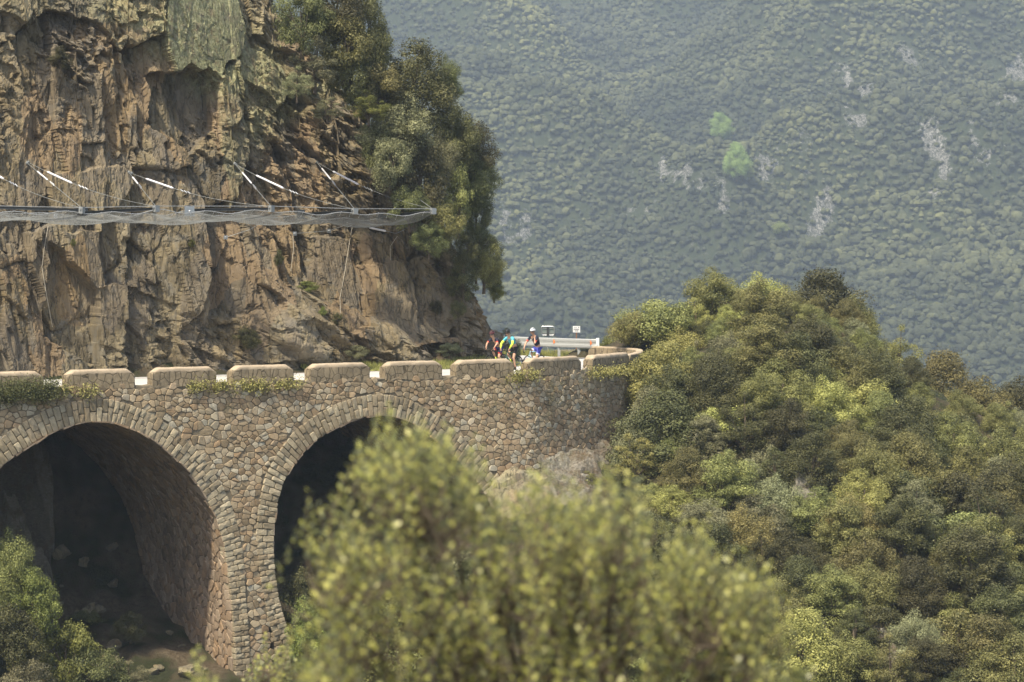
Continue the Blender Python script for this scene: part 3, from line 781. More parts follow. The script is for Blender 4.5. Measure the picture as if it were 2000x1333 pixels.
# plateau above the crest, running back from the edge
back = np.array([.15, .5, 1, 2, 4, 8, 16, 30]); drop = np.array([.05, .1, .15, .2, .3, .2, 0, -1])
XB = X[:, -1:] - nx_[:, -1:]*back; YB = Y[:, -1:]-ny_[:, -1:]*back
ZB = Z2[:, -1:] - drop + fbm(SV[:, :1]*1.1+back*.3, SV[:, :1]*0+back, 7)*.3*(back > .3)
X = np.c_[X, XB]; Y = np.c_[Y, YB]; Z2 = np.c_[Z2, ZB]
rep = lambda a: np.c_[a, np.repeat(a[:, -1:], 8, 1)]
TNr, LI, OC = rep(TN), rep(LICH), rep(OCH)
LI = np.where(np.arange(X.shape[1])[None, :] >= nvv, .6, LI)
cliff = mobj('cliff', np_mesh('cliff', np.stack([X, Y, Z2], -1).reshape(-1, 3), grid_quads(len(sv), nvv+8), M['rock'], False,
             {'tint': np.stack([TNr.ravel(), LI.ravel(), OC.ravel()], -1)}), kind='structure')
CLX, CLY, CLZ = X[:, :nvv], Y[:, :nvv], Z2[:, :nvv]
CPX, CPY = None, None
_f = CLY*math.cos(PH)-(CLZ-CZ)*math.sin(PH)
CPX = 1000+FPX*CLX/_f; CPY = 666.5-FPX*(CLY*math.sin(PH)+(CLZ-CZ)*math.cos(PH))/_f
def on_cliff(px, py, out=0.0):
    d = (CPX-px)**2+(CPY-py)**2; m = d < max(d.min()*1.5, 30)
    i = np.argmin(np.where(m, CLY, 1e9)); p = np.array([CLX.flat[i], CLY.flat[i], CLZ.flat[i]])
    return Vector((p[0]+NV[0]*out, p[1]+NV[1]*out, p[2]))
# rock pieces reused for outcrops: broken slabs
def rock_piece(name, size, seed, mat=None, sub=4, moss=.9):
    import bmesh
    bm = bmesh.new(); bmesh.ops.create_icosphere(bm, subdivisions=sub, radius=1)
    v = np.array([p.co[:] for p in bm.verts]); F = np.array([[q.index for q in f.verts] for f in bm.faces]); bm.free()
    rr = np.random.default_rng(seed)
    for _ in range(15):   # planar cuts
        n = rr.normal(size=3); n /= np.linalg.norm(n); d = rr.uniform(.35, .75); e = v@n-d
        v -= np.where(e > 0, e, 0)[:, None]*n*.97
    v *= 1.35
    st = vor(v[:, 2]*5+v[:, 0]*.8, v[:, 0]*1.2+v[:, 1], seed)[0]-.5
    v *= (1+st*.12)[:, None]
    v *= (1+fbm(v[:, 0]*2.5+seed, v[:, 1]*2.5+v[:, 2]*3, seed, 4)*.16)[:, None]
    v *= np.array(size)
    li = np.clip(fbm(v[:, 0]*2, v[:, 1]*2+v[:, 2], 4, 3)+.5, 0, 1)
    return np_mesh(name, v, F, mat or M['rock'], False, {'tint': np.c_[np.full(len(v), rr.uniform(.5, 1.)), li*moss, np.full(len(v), .1)]})
#@@MOUNTAIN
# ------------------------------------------------------------------ the mountain across the valley
def axis_x(y): return np.interp(y, [850, 950, 1080, 1250, 1500, 1900], [128, 112, 92, 50, 20, -20]) + fbm(y*.006, y*0+.5, 31, 2)*16
def mtn(X, Y):
    a = X-axis_x(Y); s = np.sqrt(a*a+18**2)-18
    wa = .5+.5*np.tanh(a/30)
    z = -52 + .40*(Y-850) + (.16+.10*wa)*s
    # side gullies run down towards the main valley line
    u = (X*.74+(Y-900)*.62)/1.0; v_ = (-X*.55+(Y-900)*.80)
    g = (1-wa)*vnoise(u*.022+3, v_*.006, 5) + wa*vnoise((X*.5-(Y-900)*.75)*.022, (X+Y)*.005, 6)
    z = z + (g-.5)*70 + fbm(X*.012, Y*.012, 9, 4)*34 + fbm(X*.045, Y*.045, 12, 3)*8
    e = np.clip(850-Y, 0, 300); z = z - e*.15
    return z
mx = np.concatenate([np.arange(-900, -120, 25), np.arange(-120, 330, 4.5), np.arange(330, 1000, 25)]); my = np.concatenate([np.arange(640, 840, 12), np.arange(840, 1500, 4.5), np.arange(1500, 1900, 20)])
MXg, MYg = np.meshgrid(mx, my); MZg = mtn(MXg, MYg)
def mhit(px, py):
    r = ray(px, py); ds = np.arange(800, 1600, 2.0); k = ds/r[1]; X = r[0]*k; Z = CZ+r[2]*k; m = np.where(Z < mtn(X, ds))[0]
    return (X[m[0]], ds[m[0]], Z[m[0]]) if len(m) else None
ROCKS = [(1280, 370, 14, 10), (1262, 345, 9, 9), (1330, 370, 10, 8), (1310, 400, 9, 6), (1382, 350, 8, 5), (1850, 225, 9, 6), (1830, 290, 5, 14), (1840, 250, 9, 7), (1890, 285, 13, 6), (1820, 340, 4, 10), (1930, 240, 9, 5), (1640, 175, 10, 7), (1705, 165, 8, 7), (1775, 110, 8, 4),
         (1665, 265, 8, 8), (1575, 290, 9, 8), (1990, 160, 10, 10), (1180, 250, 8, 4), (1600, 430, 6, 6), (1225, 430, 5, 5), (1000, 430, 9, 4), (1170, 500, 5, 4), (1355, 520, 5, 4), (1405, 395, 4, 10), (1960, 200, 8, 6), (1500, 330, 6, 4)]
RM = [];
for (a, b, rx, rz) in ROCKS:
    h_ = mhit(a, b)
    if h_: RM.append((h_[0], h_[1], rx*.85, rz*1.9))
def rockmask(X, Y):
    m = np.zeros(X.shape); brk = np.clip(.25+1.9*(fbm((X+Y*.35)*.30, (Y-X*.2)*.05, 53, 4)+.18), 0, 1.3)
    wx = X+fbm(X*.09, Y*.09, 51, 4)*9; wy = Y+fbm(X*.09, Y*.09, 52, 4)*11
    for (x, y, rx, ry) in RM: m = np.maximum(m, np.exp(-((wx-x)/rx)**2-((wy-y)/ry)**2))
    return np.clip(m*brk, 0, 1)
def mtn_mat():
    b = NB('mountain_ground'); v = b.coord(); a = b.attr('tint', 0)
    n = b.noise(v, .35, 8, .75, .5); n2 = b.noise(b.coord(scale=(1, 1, .3)), .9, 7, .75, 1)
    g = b.ramp(n, [(.35, (.026, .036, .014)), (.65, (.06, .074, .030))])
    r = b.ramp(n2, [(.40, (.035, .04, .022)), (.50, (.16, .158, .14)), (.66, (.46, .45, .42))])
    mk = b.ramp(b.math('ADD', a, b.math('MULTIPLY', b.math('SUBTRACT', n, .5), 2.2)), [(.42, 0), (.62, 1)])
    b.bump(n2, 1, 2.2)
    return b.done(b.mix(mk, g, r), .95)
M['mountain'] = mtn_mat()
mobj('mountain', np_mesh('mountain', np.stack([MXg, MYg, MZg], -1).reshape(-1, 3), grid_quads(len(my), len(mx)), M['mountain'], True, {'tint': rockmask(MXg, MYg).ravel()}), kind='structure')
def far_leaf_mat():
    b = NB('far_forest_leaves'); a = b.attr('tint', 0); g = b.n('ShaderNodeNewGeometry')
    f = b.math('ADD', b.math('MULTIPLY', a, .8), b.math('MULTIPLY', b.noise(b.coord(), 1.1, 3, .7), .25))
    c = b.ramp(f, [(.1, (.020, .026, .014)), (.5, (.062, .069, .033)), (.85, (.130, .136, .060)), (1, (.20, .20, .082))])
    b.bump(b.noise(b.coord(), 2.2, 4, .8), 1, .7)
    return b.done(c, .9)
M['farleaf'] = far_leaf_mat()
import bmesh
def blob_proto(seed, sub=2):
    bm = bmesh.new(); bmesh.ops.create_icosphere(bm, subdivisions=sub, radius=1)
    v = np.array([p.co[:] for p in bm.verts]); F = np.array([[q.index for q in f.verts] for f in bm.faces]); bm.free()
    rr = np.random.default_rng(seed); lob = rr.normal(size=(9, 3)); lob[:, 2] = np.abs(lob[:, 2])*.7; lob /= np.linalg.norm(lob, axis=1)[:, None]
    r = .62+.42*np.max(np.clip((v@lob.T-.45)/.55, 0, 1)**.6, axis=1)
    r *= 1+rr.uniform(-.17, .15, len(v)); v = v*r[:, None]; v[:, 2] *= .85
    return v, F
prot = [blob_proto(100+i) for i in range(14)]
cell = 2.2; TX = []; TY = []
for y in np.arange(842, 1420, cell*1.02):
    x0 = -.075*y; x1 = .225*y; xx = np.arange(x0, x1, cell); TX.append(xx+RNG.uniform(-1.7, 1.7, len(xx))); TY.append(np.full(len(xx), y)+RNG.uniform(-1.7, 1.7, len(xx)))
TX = np.concatenate(TX); TY = np.concatenate(TY); TZ = mtn(TX, TY)
tf = TY*math.cos(PH)-(TZ-CZ)*math.sin(PH); tpy = 666.5-FPX*(TY*math.sin(PH)+(TZ-CZ)*math.cos(PH))/tf
rm = rockmask(TX, TY); keep = (tpy > -70) & (tpy < 900) & (RNG.random(len(TX)) > np.clip(rm*1.3-.35, 0, .68))
TX, TY, TZ, rm = TX[keep], TY[keep], TZ[keep], rm[keep]
VV_, FF_, CC_ = [], [], []; off_ = 0
rad = .80*(1.32+1.5*RNG.random(len(TX))**2.5)*(1+.25*fbm(TX*.03, TY*.03, 66, 2))*(1-.45*np.clip(rm*1.5, 0, 1)); clump_gully_shade = np.clip(fbm(TX*.03, TY*.03, 61, 4)*.4+fbm((TX*.74+TY*.62)*.02, (TY*.8-TX*.55)*.006, 68, 3)*.55+.42, 0, 1)  # random clump tone plus diagonal bands that paint shaded gullies into crown colour
for i in range(len(TX)):
    v, F = prot[i % 14]; a = RNG.uniform(0, 6.28); c, s_ = math.cos(a), math.sin(a)
    q = v*rad[i]*np.array([RNG.uniform(.75, 1.3), RNG.uniform(.75, 1.3), RNG.uniform(.9, 1.6)]); p = np.empty_like(q); p[:, 0] = q[:, 0]*c-q[:, 1]*s_+TX[i]; p[:, 1] = q[:, 0]*s_+q[:, 1]*c+TY[i]; p[:, 2] = q[:, 2]+TZ[i]+rad[i]*.7+RNG.uniform(-.5, .9)
    VV_.append(p); FF_.append(F+off_); off_ += len(p); CC_.append(np.full(len(p), np.clip(clump_gully_shade[i]+RNG.normal()*.14, 0, 1)))
mobj('forest', np_mesh('forest', np.concatenate(VV_), np.concatenate(FF_), M['farleaf'], False, {'tint': np.concatenate(CC_)}), kind='stuff',
     label='hazy holm oak forest covering the mountain across the valley', category='forest')
#@@TREES
# ------------------------------------------------------------------ trees and shrubs
def leaves_cloud(centers, radii, n, leaf, rr, up=.25, tint=None):
    """n small leaf faces spread over a set of lumps"""
    w_ = radii**2; w_ = w_/w_.sum(); k = rr.choice(len(centers), n, p=w_)
    d = rr.normal(size=(n, 3)); d[:, 2] += up; d /= np.linalg.norm(d, axis=1)[:, None]
    rad = radii[k]*(1.04-np.abs(rr.normal(size=n))*.30)*np.where(rr.random(n) < .14, rr.uniform(1, 1.55, n), 1); sq = np.stack([1+.3*np.sin(k*2.4), 1+.3*np.sin(k*4.1+1), .85+.25*np.sin(k*1.7)], 1); c = centers[k]+d*rad[:, None]*sq
    nn = d*1.2+rr.normal(size=(n, 3))*.55; nn[:, 2] += .35; nn /= np.linalg.norm(nn, axis=1)[:, None]
    t = np.cross(nn, rr.normal(size=(n, 3))); t /= np.linalg.norm(t, axis=1)[:, None]; b = np.cross(nn, t)
    L = leaf*rr.uniform(.6, 1.4, n)[:, None]; W_ = L*rr.uniform(.4, .75, n)[:, None]
    V = np.stack([c-t*L, c+b*W_-nn*L*.2, c+t*L, c-b*W_-nn*L*.2], 1).reshape(-1, 3)
    tv = tint[k] if tint is not None else np.full(n, .5)
    return V, np.repeat(np.clip(tv+rr.normal(size=n)*.07, 0, 1), 4)
def tree_meshes(form, seed, n):
    """returns foliage vertices and a trunk builder for a tree about 2 units wide (radius 1)"""
    rr = np.random.default_rng(seed)
    nl = {'round': 75, 'tall': 85, 'spread': 60, 'bush': 44, 'loose': 48}[form]
    H = {'round': 1.0, 'tall': 1.6, 'spread': .62, 'bush': .8, 'loose': 1.25}[form]
    C = []; R = []
    while len(C) < nl:
        p = rr.uniform(-1, 1, 3); q = np.linalg.norm(p)
        if q > 1 or q < .25: continue
        if p[2] < -.85: continue
        sh = 1-.35*max(0, p[2])**1.5 if form != 'spread' else 1
        C.append((p[0]*.78*sh, p[1]*.78*sh, H*(1+p[2]*.90))); R.append(rr.uniform(.09, .33)*(1.0 if form != 'loose' else .8))
    C = np.array(C); R = np.array(R); tint = rr.random(nl)
    leaf = {'round': .020, 'tall': .022, 'spread': .022, 'bush': .025, 'loose': .021}[form]
    V, tc = leaves_cloud(C, R, n, leaf, rr, tint=tint)
    mb = MB(); top = Vector((rr.uniform(-.1, .1), rr.uniform(-.1, .1), H*1.25))
    mb.tube([(0, 0, -.08), (0, 0, 0), (top.x*.4, top.y*.4, H*.5), tuple(top)], [.075, .065, .045, .015], 6)
    for i in range(min(16, nl)):
        z0 = rr.uniform(.15, .75)*H; c = C[i]
        mb.tube([(top.x*z0/H*.6, top.y*z0/H*.6, z0), (c[0]*.5, c[1]*.5, (z0+c[2])/2+.05), tuple(c)], [.03, .02, .006], 4, False)
    return V, tc, mb
PROTO = {}
for form, ns, n in (('round', 3, 28000), ('tall', 2, 30000), ('spread', 2, 22000), ('bush', 3, 14000), ('loose', 2, 14000)):
    for i in range(ns):
        V, tc, mb = tree_meshes(form, 500+i*7+len(form), n)
        Q = np.arange(len(V), dtype=np.int32).reshape(-1, 4)
        PROTO[(form, i)] = (V, Q, tc, mb.mesh('trunk', M['bark'], True))
CROWNS = {}
def crown_mesh(form, i, kind):
    if (form, i, kind) not in CROWNS:
        V, Q, tc, _ = PROTO[(form, i)]; CROWNS[(form, i, kind)] = np_mesh('crown', V, Q, LM[kind], False, {'tint': tc})
    return CROWNS[(form, i, kind)]
random.seed(21)
NF = {'round': 3, 'tall': 2, 'spread': 2, 'bush': 3, 'loose': 2}; HF = {'round': 2.0, 'tall': 3.2, 'spread': 1.25, 'bush': 1.6, 'loose': 2.5}
TREES = []
def tree(x, y, z, rad, height, kind, form, label=None, cat='tree', name='tree', group=None):
    i = random.randrange(NF[form]); t = thing(name, label or '', cat, (x, y, z), random.uniform(0, 6.28), group)
    sz = height/HF[form]
    for nm, me in (('crown', crown_mesh(form, i, kind)), ('trunk', PROTO[(form, i)][3])):
        o = bpy.data.objects.new(nm, me); link(o, t); o.scale = (rad, rad, sz)
    t['_k'] = (kind, form); TREES.append(t); return t
KW = {'dark': 'dark green', 'olive': 'olive green', 'yellow': 'yellowish green', 'grey': 'grey green', 'green': 'bright green', 'brown': 'brownish green'}
FWd = {'round': 'rounded oak', 'tall': 'tall oak', 'spread': 'low tree', 'bush': 'bush', 'loose': 'open shrub'}
def tree_px(px, ptop, wpx, hpx, kind, form, d, label, name=None, grp=None):
    """a tree whose crown covers hpx pixels below ptop, at depth d"""
    x, y, zt = P(px, ptop, d); x, y, zb = P(px, ptop+hpx, d); s = d/FPX
    nm = name or {'bush': 'bush', 'loose': 'shrub'}.get(form, 'tree')
    return tree(x, y, zb, wpx*s/2*1.08, (zt-zb)*1.03, kind, form, label, nm, nm, grp)
# on the cliff crest
G1 = 'trees on the cliff crest'
for a in [
 (590, -30, 120, 140, 'holm', 'bush', 102.5, 'olive bush at the top edge above the lichen covered slabs, leftmost of the crest plants'),
 (655, -60, 150, 170, 'dark', 'round', 104.5, 'dark holm oak cut by the top edge of the photo above the slabs'),
 (715, -20, 110, 190, 'holm', 'round', 105.5, 'olive holm oak standing highest at the corner of the cliff crest'),
 (615, 60, 120, 120, 'grey', 'loose', 102.8, 'thin grey green shrub directly above the lichen covered slabs'),
 (690, 100, 110, 110, 'holm', 'bush', 104, 'olive bush in the dip between the top trees and the big crest oak'),
 (800, 78, 190, 190, 'holm', 'round', 107, 'big rounded olive oak with open top, widest on the cliff crest'),
 (872, 110, 70, 110, 'holm', 'round', 108.5, 'small round crown poking out to the right of the big crest oak'),
 (780, 180, 160, 170, 'grey', 'round', 105, 'silvery green oak in front of the big crest oak'),
 (880, 190, 120, 160, 'holm', 'round', 107.5, 'olive oak between the silvery oak and the dark hanging oak'),
 (918, 225, 115, 150, 'dark', 'round', 109, 'dark oak reaching farthest right over the valley from the crest'),
 (820, 270, 120, 170, 'dark', 'bush', 105, 'dark hanging shrub above the outer end of the net'),
 (760, 270, 100, 100, 'grey', 'bush', 103.5, 'grey green bush above the upper cables near the crest'),
 (895, 330, 80, 130, 'olive', 'bush', 106.5, 'light narrow bush in front of the dark foliage below the crest oaks'),
 (930, 340, 75, 210, 'dark', 'tall', 108.8, 'tall dark foliage hanging down the right edge of the cliff'),
 (866, 395, 90, 90, 'olive', 'bush', 104.8, 'light yellow green bush just right of the net tip'),
 (838, 430, 80, 75, 'holm', 'bush', 104, 'small olive bush just below the net tip'),
 (945, 450, 90, 120, 'olive', 'round', 109, 'yellowish round bush lowest on the right edge of the cliff'),
 (905, 450, 70, 80, 'dark', 'bush', 107, 'dark bush between the net tip bushes and the lowest edge bush'),
 (720, 175, 90, 70, 'green', 'loose', 103.5, 'fresh green low shrub on the broken ledges below the crest oaks'),
 (735, 235, 70, 110, 'holm', 'bush', 104.2, 'olive shrub at the left foot of the silvery oak'),
 (640, 190, 70, 50, 'grey', 'loose', 101.5, 'thin shrub growing on the ledge right of the lichen slabs'),
 (580, 130, 70, 70, 'grey', 'loose', 100.8, 'thin twiggy shrub growing on the lichen covered slab'),
 (855, 260, 100, 120, 'grey', 'round', 106.5, 'small silvery oak right of the centre of the crest group'),
 (895, 585, 36, 40, 'holm', 'bush', 106.5, 'small olive bush low on the broken rock near the road corner'),
 (740, 120, 120, 110, 'olive', 'bush', 104.8, 'light bush between the top corner oak and the big crest oak'),
 (670, 30, 130, 130, 'olive', 'bush', 103.6, 'light olive bush near the top edge right of the dark cut off oak'),
 (930, 300, 100, 120, 'holm', 'round', 108.6, 'olive crown under the dark oak that reaches farthest right'),
 (800, 360, 90, 90, 'holm', 'bush', 103.8, 'olive bush above the outermost stay cables'),
 (905, 510, 80, 80, 'holm', 'bush', 107.6, 'olive bush on the rock rim below the dark hanging foliage'),
 (965, 540, 50, 50, 'green', 'bush', 110, 'little green bush under the lowest yellowish bush'),
 (1003, 655, 34, 60, 'holm', 'bush', 113.5, 'olive bush at the foot of the cliff behind the turquoise rider'),
 (988, 640, 30, 40, 'holm', 'loose', 112.5, 'thin weedy shrub on the rock corner above the riders'),
]: tree_px(*a, grp=G1 if a[6] < 110 else None)
# small plants rooted in the face
for (px, py, w_, h2, kind, lab) in [(120, 120, 60, 45, 'dark', 'dark tuft growing high on the bare left part of the cliff'), (545, 500, 26, 34, 'dark', 'small dark tuft below the net, right of the middle of the cliff'),
  (480, 665, 70, 44, 'dark', 'dark low bush at the foot of the cliff behind the parapet'), (655, 622, 30, 24, 'dark', 'little dark tuft on the slabs at the cliff foot'), (600, 555, 60, 22, 'green', 'small light green creeper patch on the cliff face'),
  (630, 610, 22, 20, 'green', 'tiny green tuft left of the dark one on the foot slabs'), (850, 595, 30, 30, 'dark', 'small dark tuft left of the olive bush near the road corner'), (145, 470, 14, 16, 'green', 'tiny green tuft on the grey slab below the net'), (375, 480, 16, 16, 'green', 'tiny green tuft just under the middle of the net'),
  (700, 690, 60, 26, 'grey', 'low dry shrub on the verge left of the riders'), (880, 680, 60, 30, 'grey', 'low grey shrub on the verge nearest the riders')]:
    p = on_cliff(px, py, .05); sc_ = p.y/FPX
    tree(p.x, p.y, p.z-h2*sc_*.5, w_*sc_/2, h2*sc_, kind, 'bush', lab, 'plant', 'cliff_plant', 'plants rooted in the cliff')
# the wooded spur on the right: the trees that can be told apart in the photo
HILL = [ # px, top, width, height, kind, form, depth
 (1395, 522, 140, 175, 'olive', 'tall', 119, 'tall olive oak at the highest left point of the spur crest'),
 (1285, 590, 190, 95, 'olive', 'spread', 117, 'flat spreading tree leaning left over the road bend'),
 (1235, 612, 100, 70, 'brown', 'spread', 116, 'dark brownish branch end nearest the guardrail'),
 (1478, 535, 150, 130, 'yellow', 'round', 121, 'pale yellowish oak right of the tallest crest tree'),
 (1540, 560, 120, 120, 'olive', 'round', 120, 'olive oak between the pale oak and the big dark oak'),
 (1610, 530, 200, 165, 'dark', 'round', 122.5, 'big dark domed oak on the middle of the spur crest'),
 (1670, 580, 110, 130, 'olive', 'round', 122, 'olive oak at the right shoulder of the big dark dome'),
 (1755, 635, 115, 150, 'brown', 'loose', 121.5, 'brownish spiky tree right of the big dark dome'),
 (1330, 640, 120, 110, 'yellow', 'round', 115, 'pale yellow green crown under the flat spreading tree'),
 (1365, 665, 75, 125, 'grey', 'loose', 113, 'grey twiggy shrub behind the pale crown near the wall end'),
 (1292, 672, 155, 165, 'yellow', 'round', 107, 'bright leafy crown covering the end of the stone wall'),
 (1268, 755, 80, 110, 'grey', 'bush', 104.6, 'grey green bush hugging the foot of the wall under the bright crown'),
 (1345, 735, 120, 150, 'yellow', 'bush', 109.5, 'pale bush just below the bright crown at the wall end'),
 (1455, 640, 150, 190, 'olive', 'tall', 115, 'tall olive tree in the second row under the crest'),
 (1560, 665, 150, 170, 'olive', 'round', 115, 'olive oak directly under the big dark dome'),
 (1655, 700, 130, 150, 'olive', 'round', 116, 'olive oak right of the one under the dark dome'),
 (1745, 740, 110, 130, 'olive', 'round', 117, 'olive oak below the brownish spiky tree'),
 (1840, 690, 180, 165, 'brown', 'round', 120, 'brown tinged oak on the falling right part of the crest'),
 (1925, 735, 150, 185, 'brown', 'tall', 119.5, 'brownish dark tree second from the right on the crest'),
 (1995, 735, 130, 185, 'dark', 'tall', 120.5, 'dark tree cut by the right edge of the photo'),
 (1295, 770, 230, 200, 'dark', 'round', 103.5, 'large dark oak in front of the wall end, upper half'),
 (1365, 850, 270, 280, 'dark', 'round', 101.5, 'large very dark oak in the centre of the slope beside the outcrop'),
 (1255, 800, 150, 180, 'grey', 'round', 103, 'grey green oak at the left flank of the large dark oak'),
 (1500, 870, 150, 210, 'grey', 'tall', 101.5, 'silvery shrubby tree right of the large very dark oak'),
 (1455, 760, 90, 100, 'grey', 'loose', 107, 'thin grey shrub above the large dark oak'),
 (1550, 800, 120, 130, 'dark', 'round', 108, 'dark green oak above the scattered pale rocks'),
 (1640, 820, 130, 150, 'olive', 'tall', 108.5, 'olive tree in the middle of the slope'),
 (1740, 840, 120, 130, 'olive', 'round', 110, 'olive oak left of the pale domed one'),
 (1805, 888, 130, 120, 'yellow', 'round', 107.5, 'pale domed crown standing out on the middle right slope'),
 (1700, 940, 150, 170, 'grey', 'round', 104.5, 'grey green oak below and left of the pale dome'),
 (1590, 915, 60, 60, 'green', 'bush', 103.5, 'upper bright green bush in the bare strip of the slope'),
 (1612, 975, 90, 70, 'green', 'bush', 101.5, 'middle bright green bush in the bare strip of the slope'),
 (1622, 1040, 80, 90, 'green', 'bush', 99, 'lower bright green bush in the bare strip of the slope'),
 (1900, 850, 140, 130, 'olive', 'round', 113, 'olive oak below the brownish crest trees'),
 (1985, 880, 120, 140, 'dark', 'round', 113, 'dark oak at the right edge, second row'),
 (1900, 960, 150, 140, 'olive', 'round', 107, 'olive oak right of the pale dome'),
 (1860, 1030, 240, 230, 'yellow', 'round', 100, 'very wide light olive oak at the lower right'),
 (1990, 1060, 130, 200, 'olive', 'round', 100, 'light olive oak cut by the right edge, lower part'),
 (1730, 1090, 150, 170, 'dark', 'round', 98, 'dark oak left of the very wide light oak'),
 (1560, 1090, 150, 150, 'olive', 'round', 96.5, 'olive oak below the silvery tree'),
 (1480, 1150, 150, 170, 'grey', 'round', 93, 'grey green oak behind the blurred leaves, lower centre'),
 (1620, 1180, 150, 170, 'dark', 'round', 93, 'dark oak beside the lower bare rocks'),
 (1780, 1240, 150, 170, 'olive', 'round', 91, 'olive oak near the bottom edge right of the bare rocks'),
 (1920, 1240, 190, 180, 'brown', 'round', 91, 'brownish oak in the lower right corner'),
 (1720, 1290, 120, 110, 'grey', 'bush', 88, 'grey bush at the bottom edge below the bare rocks'),
]
for a in HILL: tree_px(*a)
# the rest of the wood, filling the gaps
occ = [(t.location.x, t.location.y) for t in TREES if t.location.y < 126 and t.location.x > 3.2]
rr = random.Random(77); cand = -1; FILL = []; CY_ = []; CX_ = []
for _ in range(14000):
    y = rr.uniform(86, 128); CY_.append(y); CX_.append(rr.uniform(.05*y, .225*y))
CZ_ = terrain(np.array(CX_), np.array(CY_)); CD_ = seg_dist(np.array(CX_), np.array(CY_), OUTP[30:])
while cand < 13999 and len(FILL) < 215:
    cand += 1; y = CY_[cand]; x = CX_[cand]; z = float(CZ_[cand])
    px, py = pix(x, y, z)
    if px < 1240 or px > 2060 or py > 1400: continue
    if px < 1290 and py < 860: continue
    if abs(px-(1540+.42*(py-900))) < 11 and py > 940 and py < 1330: continue          # bare rocky strip
    if CD_[cand] < 2.2: continue
    if py-82 < np.interp(px, [1200, 1260, 1340, 1400, 1640, 1720, 1800, 1900, 2000], [640, 605, 575, 528, 535, 625, 690, 735, 765]): continue
    crestline = py-165 < np.interp(px, [1200, 1260, 1340, 1400, 1640, 1720, 1800, 1900, 2000], [640, 605, 575, 528, 535, 625, 690, 735, 765])
    rmin = 1.3
    if any((x-a)**2+(y-b)**2 < rmin**2 for a, b in occ): continue
    occ.append((x, y)); FILL.append((x, y, z, px, py, crestline))
rows = {}
for (x, y, z, px, py, crl) in FILL:
    kind = rr.choices(['olive', 'dark', 'grey', 'brown', 'yellow'], [.44, .34, .08, .05 if px > 1650 else .0, .10])[0]
    form = rr.choices(['round', 'bush', 'tall', 'loose'], [.5, .22, 0 if crl else .18, .10])[0]; r_ = rr.uniform(.95, 2.0) if not crl else rr.uniform(.85, 1.15)
    t = tree(x, y, z-.35, r_, r_*{'round': 1.75, 'bush': 1.3, 'tall': 2.3, 'loose': 1.9}[form], kind, form, '', {'bush': 'bush', 'loose': 'shrub'}.get(form, 'tree'), {'bush': 'bush', 'loose': 'shrub'}.get(form, 'tree'), 'trees filling the wooded spur')
    rows.setdefault(min(7, int(max(0, py-600)//95)), []).append((px, t))
RN = ['topmost', 'second highest', 'third highest', 'fourth highest', 'fourth lowest', 'third lowest', 'second lowest', 'lowest']
ORD = ['leftmost', 'second from left', 'third from left', 'fourth from left', 'fifth from left', 'sixth from left', 'seventh from left', 'eighth from left', 'ninth from left', 'tenth from left']
for k, lst in rows.items():
    lst.sort(key=lambda a: a[0]); n = len(lst)
    cnt = {}
    for px, t in lst:
        kd = tuple(t['_k']); cnt.setdefault(kd, []).append(t)
    for kd, ts in cnt.items():
        for j, t in enumerate(ts): t['label'] = '%s %s, %s in %s slope band' % (KW[kd[0]], FWd[kd[1]], ORD[min(j, 9)] if len(ts) > 1 else 'only one', RN[k])
# gorge below the arches and bushes at the lower left
for a in [
 (20, 1035, 115, 170, 'olive', 'round', 88, 'dense olive bush in front of the left arch opening, leftmost'),
 (75, 1120, 110, 120, 'green', 'bush', 87.5, 'green bush below the dense one at the left edge'),
 (30, 1190, 140, 130, 'dark', 'bush', 86.5, 'darker bush on the pale rocks at the left edge'),
 (130, 1210, 130, 140, 'green', 'bush', 88, 'low green bush in front of the left arch floor'),
 (190, 1260, 130, 110, 'dark', 'bush', 88, 'dark low bush at the bottom edge under the left arch'),
 (255, 1195, 70, 60, 'dark', 'bush', 92.5, 'dark plant growing against the inner wall of the left arch'),
 (165, 1190, 80, 40, 'dark', 'bush', 93.5, 'low dark plant on the earth slope inside the left arch'),
 (250, 1290, 110, 80, 'grey', 'loose', 89, 'dry grey shrub at the bottom edge below the left arch'),
 (590, 1110, 120, 160, 'dark', 'bush', 94.5, 'dark green shrub inside the right arch beside the pier'),
 (600, 1180, 110, 140, 'green', 'bush', 92, 'brighter shrub below the dark one in the right arch'),
 (650, 1060, 120, 150, 'brown', 'loose', 97.5, 'dry brown brush on the slope inside the right arch'),
 (60, 1290, 120, 90, 'grey', 'bush', 86, 'greyish bush in the bottom left corner'),
 (1195, 905, 70, 90, 'dark', 'loose', 101, 'thin dark shrub at the right side of the grey outcrop'),
 (1080, 1000, 160, 120, 'olive', 'loose', 97, 'loose shrub below the grey outcrop behind the blurred leaves'),
 (900, 1080, 200, 160, 'grey', 'bush', 93, 'grey green bush hidden behind the blurred leaves'),
 (760, 1150, 200, 200, 'olive', 'bush', 91, 'olive bush in front of the right arch behind the blurred leaves'),
 (1200, 1080, 200, 200, 'dark', 'round', 94.5, 'dark bush below the large very dark oak'),
 (1010, 925, 60, 40, 'grey', 'bush', 99.5, 'low grey scrub at the right foot of the second arch ring'),
 (1150, 920, 50, 45, 'olive', 'loose', 100.5, 'thin olive scrub in the middle of the rocky ledges'),
 (1075, 930, 46, 30, 'holm', 'bush', 99.8, 'small dark scrub below the broad pale outcrop'),
 (1185, 660, 42, 34, 'green', 'bush', 119.5, 'small round green bush beyond the bend parapet'),
]: tree_px(*a)
for px, d in ((1010, 900), (1100, 900)): pass
